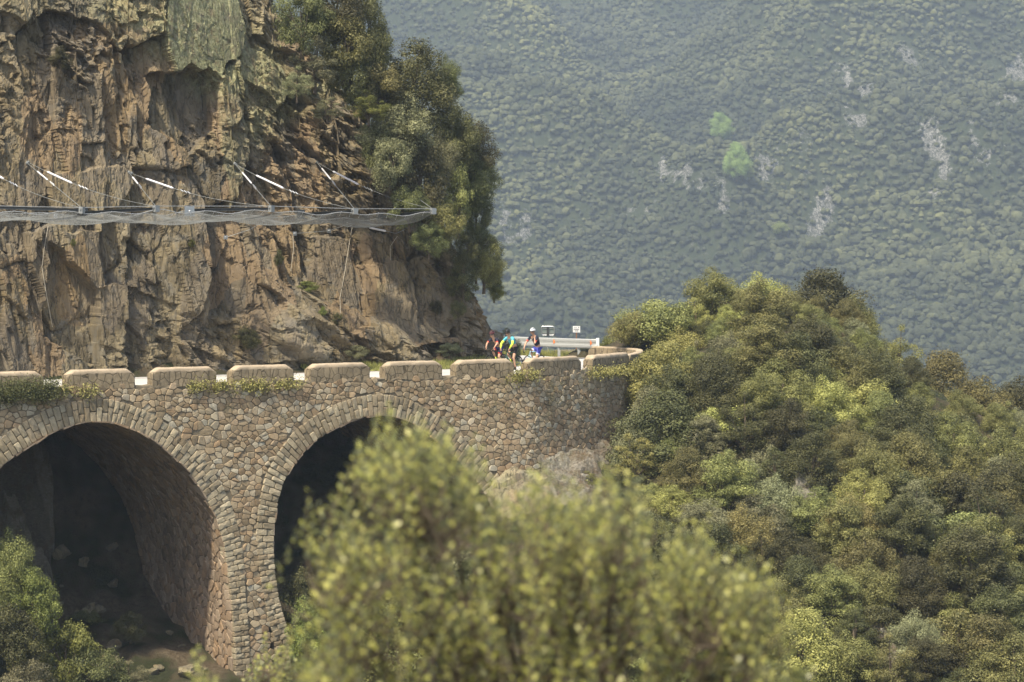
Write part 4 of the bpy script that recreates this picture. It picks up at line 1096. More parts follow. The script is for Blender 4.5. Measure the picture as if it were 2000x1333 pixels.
# loose rocks on the arch floor
rk = np.random.default_rng(61); RKM = [rock_piece('loose_rock', (1, .8, .62), 400+i, None, 4, .25) for i in range(4)]
for k in range(30):
    px, py = rk.uniform(110, 400), rk.uniform(1090, 1325)
    if px > 230+(py-1090)*.8: continue
    h_ = hit(px, py, 84, 101)
    if not h_: continue
    o = mobj('loose_rock', RKM[k % 4], label='rough brown rock lying on the sloping floor of the left arch', category='rock', group='loose rocks on the floor of the left arch')
    sz = rk.uniform(.12, .5); o.location = (h_[0], h_[1], h_[2]+sz*.1); o.scale = (sz, sz, sz); o.rotation_euler = (rk.uniform(-.4, .4), rk.uniform(-.4, .4), rk.uniform(0, 6))
# fresh green trees on the far mountain
for (px, py, w_, h2, lab) in [(1405, 238, 60, 46, 'fresh light green tree, the upper of the two bright ones on the far mountain'), (1438, 300, 64, 60, 'fresh light green tree, lower and larger of the two bright ones on the far mountain'), (1460, 335, 34, 26, 'little light green tree touching the lower bright one on the far mountain'), (1522, 445, 40, 22, 'faint light green tree in the main gully of the far mountain')]:
    q = mhit(px, py+h2)
    s_ = q[1]/FPX; tree(q[0], q[1]-2, q[2]+1.5, w_*s_/2, h2*s_*1.25, 'fresh', 'round', lab, 'tree', 'tree', 'bright trees on the far mountain')
for t in TREES:
    del t['_k']
# rock outcrops
OC = [(1020, 962, 75, 18, 100, 'low broken rock ledge under the right side of the second arch'), (1110, 958, 80, 22, 100, 'layered rock ledge just below the broad pale outcrop'), (1095, 905, 95, 26, 103, 'broad pale grey rock outcrop at the foot of the stone wall end'), (1140, 870, 70, 22, 104, 'flat layered slab directly under the wall end'), (1050, 890, 50, 26, 101.5, 'whitish rock at the left end of the outcrop by the wall'),
      (1500, 832, 40, 12, 106, 'small pale rock high on the slope among the trees'), (1545, 858, 24, 10, 105, 'tiny pale rock right of the small high one'), (1575, 990, 30, 40, 99, 'dark slab left of the bright green bushes'),
      (1655, 1050, 28, 55, 97.5, 'tall pale upright slab in the middle of the bare strip'), (1690, 1110, 40, 18, 95.5, 'pale slab just below the upright slab'), (1560, 1210, 45, 40, 92, 'dark rock face in the lower part of the bare strip'), (1590, 1262, 40, 30, 90.5, 'pale edged rock near the bottom of the bare strip'),
      (1740, 1260, 60, 30, 90, 'tilted rock slab at the bottom of the slope'), (1775, 1310, 50, 26, 88, 'lowest tilted rock slab on the right slope'), (45, 1180, 70, 60, 87.5, 'grey boulder among the bushes at the left edge'), (30, 1060, 70, 110, 90.5, 'big dark boulder behind the dense green bush'),
      (60, 1290, 60, 40, 86, 'pale broken rock in the bottom left corner'),    (1110, 691, 34, 7, 122.6, 'low rubble heap behind the guardrail'), (1062, 692, 22, 5, 123.8, 'small rubble heap left of the larger one behind the guardrail'), (1148, 686, 14, 9, 120.6, 'dark boulder under the end of the guardrail')]
def outcrop(px, py, rx, rz, d, lab, i):
    h_ = hit(px, py) if d < 112 else None
    x0, y0, z0 = (h_ if h_ else P(px, py, d)); d = y0; s_ = d/FPX; R = max(rx*s_, .3); hz_ = max(rz*s_, .22); n = 90
    a = np.linspace(-1.25, 1.25, n); U, W_ = np.meshgrid(a, a); Xg = x0+U*R; Yg = y0+W_*max(R*.9, hz_*1.2)
    g = terrain(Xg, Yg); g0 = z0 - hz_*.9
    wx = U+fbm(U*2+i, W_*2, 5, 4)*.35; wy = W_+fbm(U*2, W_*2+i, 6, 4)*.35
    m = 1-sstep(.55, 1.08, (np.abs(wx)**3+np.abs(wy)**3)**(1/3))
    lay = vor((Xg*.9+Yg*.35)*1.1, (Yg-Xg*.35)*2.6, 300+i)[0]; lay2 = vor((Xg+Yg*.4)*3.2, (Yg-Xg*.3)*8, 310+i)[0]; l3 = vor(Xg*9, Yg*16, 320+i)[0]
    hh_ = min(hz_, R)*1.1
    Zg = g-.25 + m*(.25+hh_*(.25+lay*.75+lay2*.28+l3*.09)) + fbm(Xg*3, Yg*3, 9, 4)*.10*m + m*(.25*W_*hz_ if hz_ > R else 0)
    if not h_: Zg = Zg + (z0-.2-terrain(np.array([x0]), np.array([y0]))[0])*m
    li = np.clip(fbm(Xg*1.4, Yg*1.4, 4, 4)+.42, 0, 1)
    V = np.stack([Xg-x0, Yg-y0, Zg-z0], -1).reshape(-1, 3)
    me = np_mesh('rock', V, grid_quads(n, n), M['rock'] if 'arch' in lab else M['outcrop'], False, {'tint': np.stack([(.35+.65*lay).ravel(), li.ravel()*.8, np.full(n*n, 0)], -1)})
    o = mobj('rock', me, label=lab, category='rock'); o.location = (x0, y0, z0)
def outcrop_mat():
    b = NB('grey_schist'); v = b.coord(); vs = b.coord(scale=(1, 1, 2.5)); n = b.noise(v, 1.6, 8, .7, .4); n2 = b.noise(vs, 7, 7, .75, .6)
    c = b.ramp(b.math('ADD', b.math('MULTIPLY', b.attr('tint', 0), .4), b.math('MULTIPLY', n2, .6)), [(.3, (.045, .036, .025)), (.45, (.12, .10, .075)), (.6, (.21, .185, .145)), (.8, (.33, .31, .265))])
    c = b.mix(b.ramp(n, [(.5, 0), (.62, .8)]), c, (.15, .105, .062))
    c = b.mix(b.math('MULTIPLY', b.attr('tint', 1), b.ramp(b.noise(v, 4, 6, .7), [(.45, 0), (.6, .7)])), c, (.12, .125, .055))
    b.bump(n2, 1, .12); return b.done(c, .9)
M['outcrop'] = outcrop_mat()
for i, (px, py, rx, rz, d, lab) in enumerate(OC):
    if d < 112: outcrop(px, py, rx, rz, d, lab, i)
    else:
        x, y, z = P(px, py, d); s_ = d/FPX; o = mobj('rock', rock_piece('rock', (rx*s_*.8, .35, rz*s_*.9), 200+i, M['outcrop']), label=lab, category='rock'); o.location = (x, y, z)
#@@SMALL
# ------------------------------------------------------------------ blurred shrub close to the camera
def fg_leaf_mat():
    b = NB('round_leaves'); g = b.n('ShaderNodeNewGeometry'); r = g.outputs['Random Per Island']; t = b.attr('tint', 0)
    c = b.ramp(b.math('ADD', b.math('MULTIPLY', r, .6), b.math('MULTIPLY', t, .4)), [(.08, (.14, .15, .035)), (.4, (.26, .265, .06)), (.7, (.37, .36, .088)), (.95, (.47, .44, .125))])
    c = b.mix(b.math('MULTIPLY', g.outputs['Backfacing'], .75), c, (.42, .44, .29))
    b.l(c, b.b.inputs['Base Color']); b.b.inputs['Roughness'].default_value = .38; b.b.inputs['Specular IOR Level'].default_value = .5
    tr = b.n('ShaderNodeBsdfTranslucent'); b.l(c, tr.inputs[0]); mx_ = b.n('ShaderNodeMixShader'); mx_.inputs[0].default_value = .3
    b.l(b.b.outputs[0], mx_.inputs[1]); b.l(tr.outputs[0], mx_.inputs[2]); b.l(mx_.outputs[0], b.t.nodes['Material Output'].inputs['Surface'])
    return b.mat
M['fgleaf'] = fg_leaf_mat()
def near_shrub(outline, ndepth, count, seed, label, d_mid=8.0, name='shrub', leafr=.0135, stems=16, base_px=None):
    rr = np.random.default_rng(seed); ox = [o[0] for o in outline]; oy = [o[1] for o in outline]
    t = thing(name, label, 'shrub', (0, 0, 0)); V = []; T_ = []; sb = MB()
    bx = base_px or sum(ox)/len(ox); gxw = (bx-1000)/FPX*d_mid; gz = float(terrain(np.array([gxw]), np.array([d_mid]))[0])
    mains = []
    for k in range(stems):
        px = rr.uniform(min(ox)+40, max(ox)-40); d = d_mid+rr.uniform(-.6, .6)*ndepth
        top = P(px, np.interp(px, ox, oy)+rr.uniform(60, 220), d); b0 = (gxw+rr.normal()*.1, d_mid+rr.normal()*.08, gz-.05)
        mid_ = tuple(b0[i]*.5+top[i]*.5 + (rr.normal()*.04 if i < 2 else 0) for i in range(3))
        pts = catmull([b0, mid_, top], 5); mains.append(pts)
        sb.tube([tuple(p) for p in pts], list(np.linspace(.015, .004, len(pts))), 6)
    allp = np.concatenate([m[3:] for m in mains])
    cl_ = []
    for k in range(max(3, count//11)):
        px = rr.uniform(min(ox), max(ox)); top = np.interp(px, ox, oy); cl_.append((px, top+(rr.uniform(-12, 60) if k % 3 == 0 else rr.uniform(20, 620))))
    for k in range(count):
        cxy = cl_[rr.integers(len(cl_))]; sg = 26 if len(cl_) > 20 else 12; px = cxy[0]+rr.normal()*sg; py = cxy[1]+rr.normal()*sg*1.1; top = np.interp(px, ox, oy)
        if k % 4 == 0: px = rr.uniform(min(ox), max(ox)); top = np.interp(px, ox, oy); py = rr.uniform(top+60, 1480)
        if px < min(ox)-30 or px > max(ox)+30: continue
        d = d_mid+rr.uniform(-1, 1)*ndepth*(.5+.5*min(1, max(0, py-top)/150)); tip = np.array(P(px, py, d))
        L = rr.uniform(.12, .30); dirn = np.array([rr.normal()*.28, rr.normal()*.28, 1.0]); dirn /= np.linalg.norm(dirn); st = tip-dirn*L
        j = allp[np.argmin(((allp-st)**2).sum(1)+np.where(allp[:, 2] < st[2], 0, .3))]
        if np.linalg.norm(j-st) < .5: sb.tube([tuple(j), tuple((j+st)/2+[0, 0, -.02]), tuple(st)], [.0035, .003, .0025], 4, False)
        sb.tube([tuple(st), tuple(st+dirn*L*.5+rr.normal(size=3)*.008), tuple(tip)], [.0025, .002, .001], 4, False)
        nl_ = int(L/.014); tv = rr.random()
        for q in range(nl_):
            f = (q+.5)/nl_; c = st+dirn*L*(f+.05); a = q*2.4+rr.uniform(-.4, .4)
            out = np.array([math.cos(a), math.sin(a), .55+.5*f+rr.normal()*.25]); out /= np.linalg.norm(out)
            side = np.cross(out, [0, 0, 1.0]); side /= np.linalg.norm(side); side = side+rr.normal(size=3)*.25; side /= np.linalg.norm(side); up = np.cross(side, out)
            l_ = leafr*rr.uniform(.75, 1.35)*(1.1-.35*f); wd = l_*rr.uniform(.5, .68); o = c+out*.006
            V += [o, o+out*l_*.7+side*wd*.8+up*l_*.12, o+out*l_*1.5+side*wd+up*l_*.15, o+out*l_*2.2, o+out*l_*1.5-side*wd+up*l_*.15, o+out*l_*.7-side*wd*.8+up*l_*.12]; T_ += [tv]*6
    n = len(V)//6
    mobj('foliage', np_mesh('foliage', V, np.arange(n*6).reshape(-1, 6), M['fgleaf'], True, {'tint': np.array(T_)}), t)
    sb.obj('stems', M['bark'], t, True)
OUTL = [(590, 1310), (612, 1200), (628, 1080), (662, 980), (690, 890), (712, 850), (740, 870), (775, 830), (800, 850), (850, 870), (900, 880), (930, 905), (980, 960), (1060, 950), (1130, 985), (1190, 960), (1230, 940), (1260, 1010), (1320, 1040), (1400, 1080), (1450, 1120), (1500, 1170), (1545, 1240), (1560, 1300)]
near_shrub(OUTL, .55, 1400, 5, 'out of focus yellow green shrub filling the lower middle close to the camera', 8.0, leafr=.0128, stems=24, base_px=1080)
near_shrub([(340, 1290), (360, 1245), (385, 1235), (410, 1255), (445, 1275)], .1, 26, 6, 'small blurred yellow green shoot at the bottom edge left of the big blurred shrub', 8.4, stems=3, base_px=390)
near_shrub([(455, 1330), (480, 1270), (520, 1262), (560, 1275), (600, 1290)], .3, 60, 7, 'slightly blurred pale shrub top between the pier foot and the big blurred shrub', 16.0, stems=4, base_px=520, leafr=.014)
near_shrub([(1545, 1345), (1565, 1285), (1590, 1262), (1620, 1280), (1650, 1310)], .15, 34, 8, 'blurred shoot at the bottom edge right of the big blurred shrub', 8.2, stems=3, base_px=1600)

# ------------------------------------------------------------------ weeds and creepers on the wall, grass on the verge
def leaf_bits(pts, n_each, spread, size, rr, hang=0.0):
    V = []
    for p in pts:
        n = max(3, int(n_each*rr.uniform(.4, 1.6)))
        d = rr.normal(size=(n, 3))*np.array(spread)*rr.uniform(.5, 1.3); c = np.array(p)+d; c[:, 2] -= np.abs(rr.normal(size=n))*hang
        nn = rr.normal(size=(n, 3)); nn[:, 1] -= .6; nn[:, 2] += .5; nn /= np.linalg.norm(nn, axis=1)[:, None]; t = np.cross(nn, rr.normal(size=(n, 3))); t /= np.linalg.norm(t, axis=1)[:, None]; b = np.cross(nn, t)
        L = size*rr.uniform(.5, 1.5, n)[:, None]; V.append(np.stack([c-t*L, c+b*L*.5, c+t*L, c-b*L*.5], 1).reshape(-1, 3))
    V = np.concatenate(V); return V, np.arange(len(V)).reshape(-1, 4)
rw = np.random.default_rng(44); pts = []
for k in range(420):
    u = rw.uniform(-21, SEG_END-.2)
    if fbm(np.array([u*.6]), np.array([2.]), 15, 3)[0] < -.02: continue
    pts.append(wall_pt(u, rw.uniform(-.12, .14), .10))
V, Q = leaf_bits(pts, 60, (.17, .06, .11), .036, rw, .10)
mobj('ledge_weeds', np_mesh('ledge_weeds', V, Q, LM['yellow'], False, {'tint': rw.random(len(V)//4).repeat(4)}), kind='stuff', label='fringe of small green weeds along the ledge under the parapet blocks', category='weeds')
pts = []
for k in range(150):
    u = rw.uniform(-1, SEG_END-.2) if k % 4 else rw.uniform(-20, 5); z = -abs(rw.normal())*1.1-.1
    if keep_f(u, z) and z > wall_bottom(u): pts.append(wall_pt(u, z, .08))
V, Q = leaf_bits(pts, 60, (.17, .05, .13), .020, rw, .12)
mobj('wall_weeds', np_mesh('wall_weeds', V, Q, LM['grey'], False, {'tint': rw.random(len(V)//4).repeat(4)}), kind='stuff', label='dry grey green tufts rooted in the joints of the stone wall', category='weeds')
pts = [wall_pt(rw.uniform(-23, -18.9), rw.uniform(-.25, .42), rw.uniform(.05, .3)) for _ in range(110)]
V, Q = leaf_bits(pts, 120, (.2, .12, .1), .028, rw, .16)
mobj('creeper', np_mesh('creeper', V, Q, LM['dark'], False, {'tint': rw.random(len(V)//4).repeat(4)}), label='thick dark green creeper hanging over the parapet at the left end of the wall', category='creeper')
# blades of grass on the verge between road and rock
V = []; rg = np.random.default_rng(9)
for k in range(15000):
    s = rg.uniform(-4.5, 6.5); x, y, nx, ny = inner(s); o = rg.uniform(.0, 1.7) - .55*(s > 3); x += nx*o; y += ny*o; z = .02+.16*max(0, 1.1-o)
    h = rg.uniform(.06, .26)*(1.2-.4*o); a = rg.uniform(0, 6.28); w2 = .018; V += [(x-w2*math.cos(a), y-w2*math.sin(a), z), (x+w2*math.cos(a), y+w2*math.sin(a), z), (x+rg.normal()*.05, y+rg.normal()*.05, z+h)]
for k in range(9000):
    s = rg.uniform(SEG_END+3.5, SEG_END+22); x, y, dx, dy = outer(s, rg.uniform(.25, 2.2)); z = float(-.15); h = rg.uniform(.1, .5); a = rg.uniform(0, 6.28); V += [(x-.02*math.cos(a), y, z), (x+.02*math.cos(a), y, z), (x+rg.normal()*.06, y, z+h)]
mobj('verge_grass', np_mesh('verge_grass', V, np.arange(len(V)).reshape(-1, 3), LM['yellow'], False, {'tint': rg.random(len(V)//3).repeat(3)}), kind='stuff', label='green and dry grass growing along the edges of the road', category='grass')
# verge bank
V = []; ss = np.arange(-44, 30, .25)
for s in ss:
    x, y, nx, ny = inner(s)
    for o, z in ((-.6, .5), (0, .22), (.4, .12), (.8, .055), (1.15, -.05)):
        if s > 4: o *= .6
        if s < -6: o *= .5
        jj = fbm(np.array([s*1.2]), np.array([o*2.]), 6, 4)[0]; V.append((x+nx*(o+jj*.15), y+ny*(o+jj*.15), z+jj*.06*(z > 0)))
mobj('verge', np_mesh('verge', V, grid_quads(len(ss), 5), M['ground'], True), kind='structure')

ru = np.random.default_rng(12); up_ = []
X_ = ru.uniform(-24, 30, 14000); Y_ = ru.uniform(82, 124, 14000); Z_ = terrain(X_, Y_); q_ = -((X_-A0[0])*NV[0]+(Y_-A0[1])*NV[1]); t_ = (X_-A0[0])*TV[0]+(Y_-A0[1])*TV[1]
ok = ((q_ < -.4) | (t_ > 8) | ((q_ < 4.5) & (t_ < -12.4) & (t_ > -23))) & (fbm(X_*.5, Y_*.5, 33, 4) > -.12) & ~inside(X_, Y_, POLY)
ok &= (seg_dist(X_, Y_, OUTP[::2]) > .7)
ok &= ~((t_ > 8) & (1000+FPX*X_/Y_ > 1240) & (ru.random(len(X_)) > .25))
up_ = np.stack([X_, Y_, Z_+.08], -1)[ok][:5200]
V, Q = leaf_bits(up_, 34, (.24, .24, .12), .034, ru, 0)
mobj('undergrowth', np_mesh('undergrowth', V, Q, LM['olive'], False, {'tint': ru.random(len(V)//4).repeat(4)}), kind='stuff', label='low scrub and dry grass covering the slope below the road', category='undergrowth')

# ------------------------------------------------------------------ rockfall barrier: five struts, sagging net, cables
bar = thing('rockfall_barrier', 'grey steel catch net held out from the cliff on slanting cables above the road', 'rockfall net', (0, 0, 0))
tips_px = [(-150, 405), (160, 411), (305, 408), (530, 408), (693, 413), (846, 413)]
roots_px = [(-330, 395), (-60, 404), (165, 416), (368, 411), (588, 419), (742, 424)]
TIPS = []; ROOTS = []
for (a, b), (c, d2) in zip(tips_px, roots_px):
    t0, z0 = FU(a, b, 3.6); TIPS.append(Vector(FW(t0, 3.6, z0)))
    t1, z1 = FU(c, d2, 7.6); ROOTS.append(Vector(FW(t1, 7.6, z1)))
for i, (tp, rt) in enumerate(zip(TIPS, ROOTS)):
    ax = (tp-rt).normalized(); side = ax.cross(Vector((0, 0, 1))).normalized(); up = side.cross(ax); R3 = Matrix((ax, side, up)).transposed(); L = (tp-rt).length
    m = MB()
    for dz, (dy_, dh) in ((-.05, (.12, .014)), (.05, (.12, .014)), (0, (.012, .095))): m.box(rt+ax*L/2+up*dz, (L, dy_, dh), M=R3)
    m.box(rt, (.05, .34, .4), M=R3)
    sp = m.obj('strut', M['post'], bar)
    m = MB(); m.box(tp, (.16, .22, .26), M=R3); m.tube([tp+up*.05-side*.16, tp+up*.05+side*.16], .04, 8); m.obj('head_plate', M['galv_dull'], sp)
# net: hangs between the struts and sags
TI_ = np.array([list(v) for v in TIPS]); RO_ = np.array([list(v) for v in ROOTS])
cum = np.r_[0, np.cumsum(np.linalg.norm(np.diff(TI_, axis=0), axis=1))]
def netpt(a, f):   # a along the struts, f from tip rope (0) to wall rope (1)
    k = min(max(np.searchsorted(cum, a)-1, 0), len(cum)-2); g = (a-cum[k])/(cum[k+1]-cum[k])
    T_ = TI_[k]*(1-g)+TI_[k+1]*g; R_ = RO_[k]*(1-g)+RO_[k+1]*g; sag = 4*g*(1-g)
    p = T_*(1-f)+R_*f; p[2] -= .07+ sag*.08 + .36*math.sin(math.pi*min(1, f*1.0))**.8*(.85+.3*sag)*(.95 if k < 5 else .6) + .06*math.sin(a*3.1+f*4); return p
m = MB(); L = cum[-1]; na = 300; nf = 36
Gp = [[Vector(netpt(L*i/na, j/nf)) for j in range(nf+1)] for i in range(na+1)]
def strand(pts, r):
    k = len(pts); vs = []
    for i in range(k):
        d = (pts[min(i+1, k-1)]-pts[max(i-1, 0)]).normalized(); u = d.orthogonal().normalized(); v = d.cross(u)
        vs += [pts[i]+u*r, pts[i]-u*.5*r+v*.87*r, pts[i]-u*.5*r-v*.87*r]
    m.add(vs, [(i*3+j, i*3+(j+1) % 3, (i+1)*3+(j+1) % 3, (i+1)*3+j) for i in range(k-1) for j in range(3)])
for j in range(0, nf+1, 1): strand([Gp[i][j] for i in range(0, na+1, 3)], .005)
for i in range(0, na+1): strand([Gp[i][j] for j in range(0, nf+1, 2)], .005)
NETM = m; m = MB()
m.tube([Gp[i][0] for i in range(0, na+1, 4)], .018, 5); m.tube([v+Vector((0, 0, .10)) for v in TIPS], .014, 5); m.tube([Gp[i][nf] for i in range(0, na+1, 4)], .014, 5)
m.obj('edge_rope', M['galv_dull'], bar)
random.seed(3); m = NETM; m.mi = 1
for i in range(0, na, 6):     # lacing loops catching the light
    m.tube([Gp[i][0]+Vector((0, 0, .03)), Gp[i+2][3]], .010, 4); 
    j = random.randint(5, 22); m.tube([Gp[i][j], Gp[i+1][j+2]], .012, 4)
m.obj('net', [M['net'], M['galv']], bar)
def dseg(a, b, q0, q1, f0, f1, rad, anchor=None):
    """a stay from the tip a to an anchor b on the face, with a bright brake tube between fractions f0..f1 (from the anchor)"""
CAB = [ # tip index, anchor px, brake start/end px
 (1, (57, 316), (78, 331), (95, 353)), (2, (257, 337), (264, 346), (271, 362)), (3, (462, 322), (478, 338), (494, 361)), (4, (621, 318), (630, 331), (645, 355)), (5, (748, 342), (760, 350), (781, 366)),
 (2, (60, 317), (96, 332), (144, 352)), (3, (262, 338), (289, 347), (341, 367)), (4, (464, 324), (502, 341), (555, 364)), (5, (622, 319), (651, 337), (699, 363)), (1, (-60, 310), (-40, 325), (6, 345))]
for k, (ti, an, b0, b1) in enumerate(CAB):
    tp = TIPS[ti]+Vector((0, 0, .08)); A_ = on_cliff(an[0], an[1], .0) if an[0] > 0 else Vector(FW(*(lambda r: (r[0], 7.6, r[1]))(FU(an[0], an[1], 7.6))))
    lng = k >= 5; tpx = pix(*tp); L0 = math.hypot(an[0]-tpx[0], an[1]-tpx[1])
    f0 = math.hypot(an[0]-b0[0], an[1]-b0[1])/L0; f1 = math.hypot(an[0]-b1[0], an[1]-b1[1])/L0
    at = lambda f: A_.lerp(tp, f)+Vector((0, 0, -.25*math.sin(math.pi*f) if lng else 0))
    m = MB(); m.tube([at(f/12) for f in range(13)], .008 if lng else .013, 5); m.ball(A_, .07, 8, 6)
    c = m.obj('stay_cable', M['net'], bar)
    m = MB(); m.tube([at(f0), at(f0+.01), at(f1-.01), at(f1)], [.015, .043 if lng else .034, .043 if lng else .034, .015], 10); m.obj('brake_tube', M['bright'], c)
    m = MB()
    for ff in (f1+.05, f1+.075, f1+.1): m.tube([at(ff)+Vector((0, 0, .03)), at(ff+.02)-Vector((0, 0, .02))], .028, 6)
    m.obj('turnbuckle', M['galv'], c)
# lower anchors: hanging cables, small square plates
m = MB(); pl_ = [on_cliff(a, b, .12) for a, b in ((441, 460), (480, 446), (520, 432))]; m.tube(pl_, .010, 5); m.obj('lower_rope', M['galv_dull'], bar); m = MB()
pl_ = [on_cliff(a, b, .12) for a, b in ((578, 455), (645, 453), (690, 440))]; m.tube(pl_, .010, 5); m.obj('lower_rope', M['galv_dull'], bar); m = MB()
a_, b_ = on_cliff(697, 440, .3), on_cliff(768, 461, .15); m.tube([a_, b_, on_cliff(792, 446, .1)], .014, 5)
m.obj('lower_rope', M['galv_dull'], bar)
m = MB(); m.tube([a_.lerp(b_, .3), a_.lerp(b_, .72)], .045, 8); m.obj('brake_tube', M['bright'], bar)
for (a, b) in ((103, 421), (441, 460), (578, 455), (645, 453), (370, 413)):
    p = on_cliff(a, b, .10) if a != 370 else Vector(FW(*(lambda r: (r[0], 5.5, r[1]))(FU(a, b, 5.5)))); m = MB(); w3 = .11 if a != 370 else .27
    m.box(p, (w3*1.6, .03, w3*1.5), rz=TH); m.ball(p+Vector((NV[0]*.03, NV[1]*.03, 0)), .04, 8, 5); m.obj('anchor_plate', M['galv'], bar)

# ------------------------------------------------------------------ grout runs hanging from the net: pale drip streaks are cables in the photo
for k, (pts_, lab) in enumerate([([(688, 445), (684, 480), (676, 530), (668, 580), (662, 625)], 'pale cable hanging down the cliff from below the fourth strut'), ([(770, 462), (766, 480), (764, 505)], 'short pale cable hanging at the right end of the net'), ([(575, 457), (571, 490), (568, 525)], 'thin pale cable hanging below the small square plate'), ([(96, 440), (90, 480), (84, 520), (88, 570), (104, 640)], 'long pale cable hanging down the left part of the cliff')]):
    m = MB(); m.tube([on_cliff(a, b, .05) for a, b in pts_], .012, 5); m.obj('hanging_cable', M['white_rope'], label=lab, category='cable')

# ------------------------------------------------------------------ guardrail beyond the bend
gr = thing('guardrail', 'pale galvanised crash barrier with small orange reflectors on the outside of the bend', 'guardrail', (0, 0, 0))
gpx = [(1169, 118.6), (1150, 118.9), (1100, 120.2), (1050, 121.6), (1000, 123.2), (900, 126.2), (760, 130)]
GP = catmull([((a-1000)/FPX*d, d) for a, d in gpx], 8)
prof = [(0, .38), (.03, .42), (.035, .50), (.012, .54), (.012, .60), (.035, .65), (.035, .73), (0, .77), (-.012, .77), (-.012, .38)]
ZR = .20
def rail(pts, nm, parent, mat, flare=None):
    V = []
    for i, p in enumerate(pts):
        d = pts[min(i+1, len(pts)-1)]-pts[max(i-1, 0)]; d /= np.hypot(*d); n = np.array([d[1], -d[0]]) if True else 0
        n = -n if n[1] > 0 else n
        for (o, z) in prof: V.append((p[0]+n[0]*o, p[1]+n[1]*o, (z-.6)*1.18+.6+ZR*.55))
    return mobj(nm, np_mesh(nm, V, grid_quads(len(pts), len(prof)), mat), parent)
rail(GP[3:], 'rail', gr, M['rail'])
m = MB(); e0 = GP[0]; e1 = GP[3]
for f in np.linspace(0, 1, 6):
    pass
m.tube([(e0[0]+.02, e0[1]-.02, .52), (e0[0]+.02, e0[1]-.02, .98)], .03, 8)
dd_ = Vector((e1[0]-e0[0], e1[1]-e0[1], 0)); m.box((Vector((e0[0], e0[1], .74))+dd_/2), (dd_.length, .05, .46), rz=math.atan2(dd_.y, dd_.x)); m.obj('rail_end', M['white_end'], gr)
for a in (1131, 1092, 1012, 930, 850):
    d = float(np.interp(-a, [-g[0] for g in gpx], [g[1] for g in gpx])); x = (a-1000)/FPX*d; m = MB()
    m.box((x, d+.08, .42), (.14, .02, 1.0)); m.box((x-.06, d+.13, .42), (.02, .1, 1.0)); m.box((x+.06, d+.13, .42), (.02, .1, 1.0)); m.box((x, d+.05, .72), (.1, .1, .3)); m.obj('post', M['rail'], gr)
for a in (1155, 1083): 
    d = float(np.interp(-a, [-g[0] for g in gpx], [g[1] for g in gpx])); x = (a-1000)/FPX*d; m = MB()
    m.add([(x-.06, d-.07, .61), (x+.07, d-.07, .73), (x-.06, d-.07, .85), (x-.06, d-.03, .61), (x+.07, d-.03, .73), (x-.06, d-.03, .85)], [(0, 1, 2), (5, 4, 3), (0, 3, 4, 1), (1, 4, 5, 2), (2, 5, 3, 0)]); m.obj('reflector', M['orange'], gr)

# ------------------------------------------------------------------ two signs past the guardrail
def sign_base(px, d, name, lab, postmat, r):
    x = (px-1000)/FPX*d; z = min(-.4, float(terrain(np.array([x]), np.array([d]))[0])); t = thing(name, lab, 'sign', (x, d, z)); return t, z
t, z0 = sign_base(1070, 124, 'road_sign', 'grey back of a wide road sign with rounded light frame on a single post', None, 0)
s_ = 124/FPX; zc = P(1070, 646.5, 124)[2]-z0; hw = 12.5*s_; hh2 = 8.5*s_
m = MB(); m.box((0, 0, zc), (hw*2, .02, hh2*2)); m.obj('panel', M['signback'], t)
m = MB(); r_ = .09; pr = []
for cx_, cz_, a0 in ((hw-r_, hh2-r_, 0), (-hw+r_, hh2-r_, 90), (-hw+r_, -hh2+r_, 180), (hw-r_, -hh2+r_, 270)):
    for k in range(5): a = math.radians(a0+k*22.5); pr.append((cx_+r_*math.cos(a), -.02, zc+cz_+r_*math.sin(a)))
m.tube(pr+[pr[0]], .026, 5, False); m.obj('frame', M['galv'], t)
m = MB(); m.box((0, -.045, zc), (.12, .05, hh2*2.0)); m.obj('clamp', M['post'], t)
for z_ in (zc-hh2*.55, zc+hh2*.55):
    m = MB(); m.box((0, -.03, z_), (hw*1.7, .03, .035)); m.obj('stiffener', M['galv_dull'], t)
m = MB(); m.tube([(0, .03, -.3), (0, .03, zc+hh2*.9)], .035, 8); m.obj('post', M['galv_dull'], t)
t, z0 = sign_base(1126, 122.6, 'road_sign', 'small white square sign with dark lettering on a rusty post behind the guardrail', None, 0)
s_ = 122.6/FPX; zc = P(1126, 643.5, 122.6)[2]-z0; hw = 7*s_; hh2 = 6.2*s_
m = MB(); m.box((0, 0, zc), (hw*2, .02, hh2*2)); pn = m.obj('panel', M['white'], t)
m = MB()
def bar_(x, z, w_, h_): m.box((x*hw, -.014, zc+z*hh2), (w_*hw, .006, h_*hh2))
# a small triangle at the top right, an arrow, and rows of letters too small to read in the photo
m.add([(hw*.42, -.016, zc+hh2*.72), (hw*.78, -.016, zc+hh2*.72), (hw*.60, -.016, zc+hh2*.38), (hw*.42, -.012, zc+hh2*.72), (hw*.78, -.012, zc+hh2*.72), (hw*.60, -.012, zc+hh2*.38)], [(0, 2, 1), (3, 4, 5), (0, 1, 4, 3), (1, 2, 5, 4), (2, 0, 3, 5)])
for x_ in (-.62, -.42, -.2, .02): bar_(x_, .58, .11, .2)
for k in range(7): bar_(-.68+k*.22, .02, .13, .26)
bar_(-.05, -.2, 1.5, .05)
for x_ in (-.35, -.12, .16, .36): bar_(x_, -.55, .14, .24)
m.obj('lettering', M['ink'], pn)
m = MB(); m.tube([(0, .03, -.3), (0, .03, zc+hh2*.9)], .03, 8); m.obj('post', M['rust'], t)

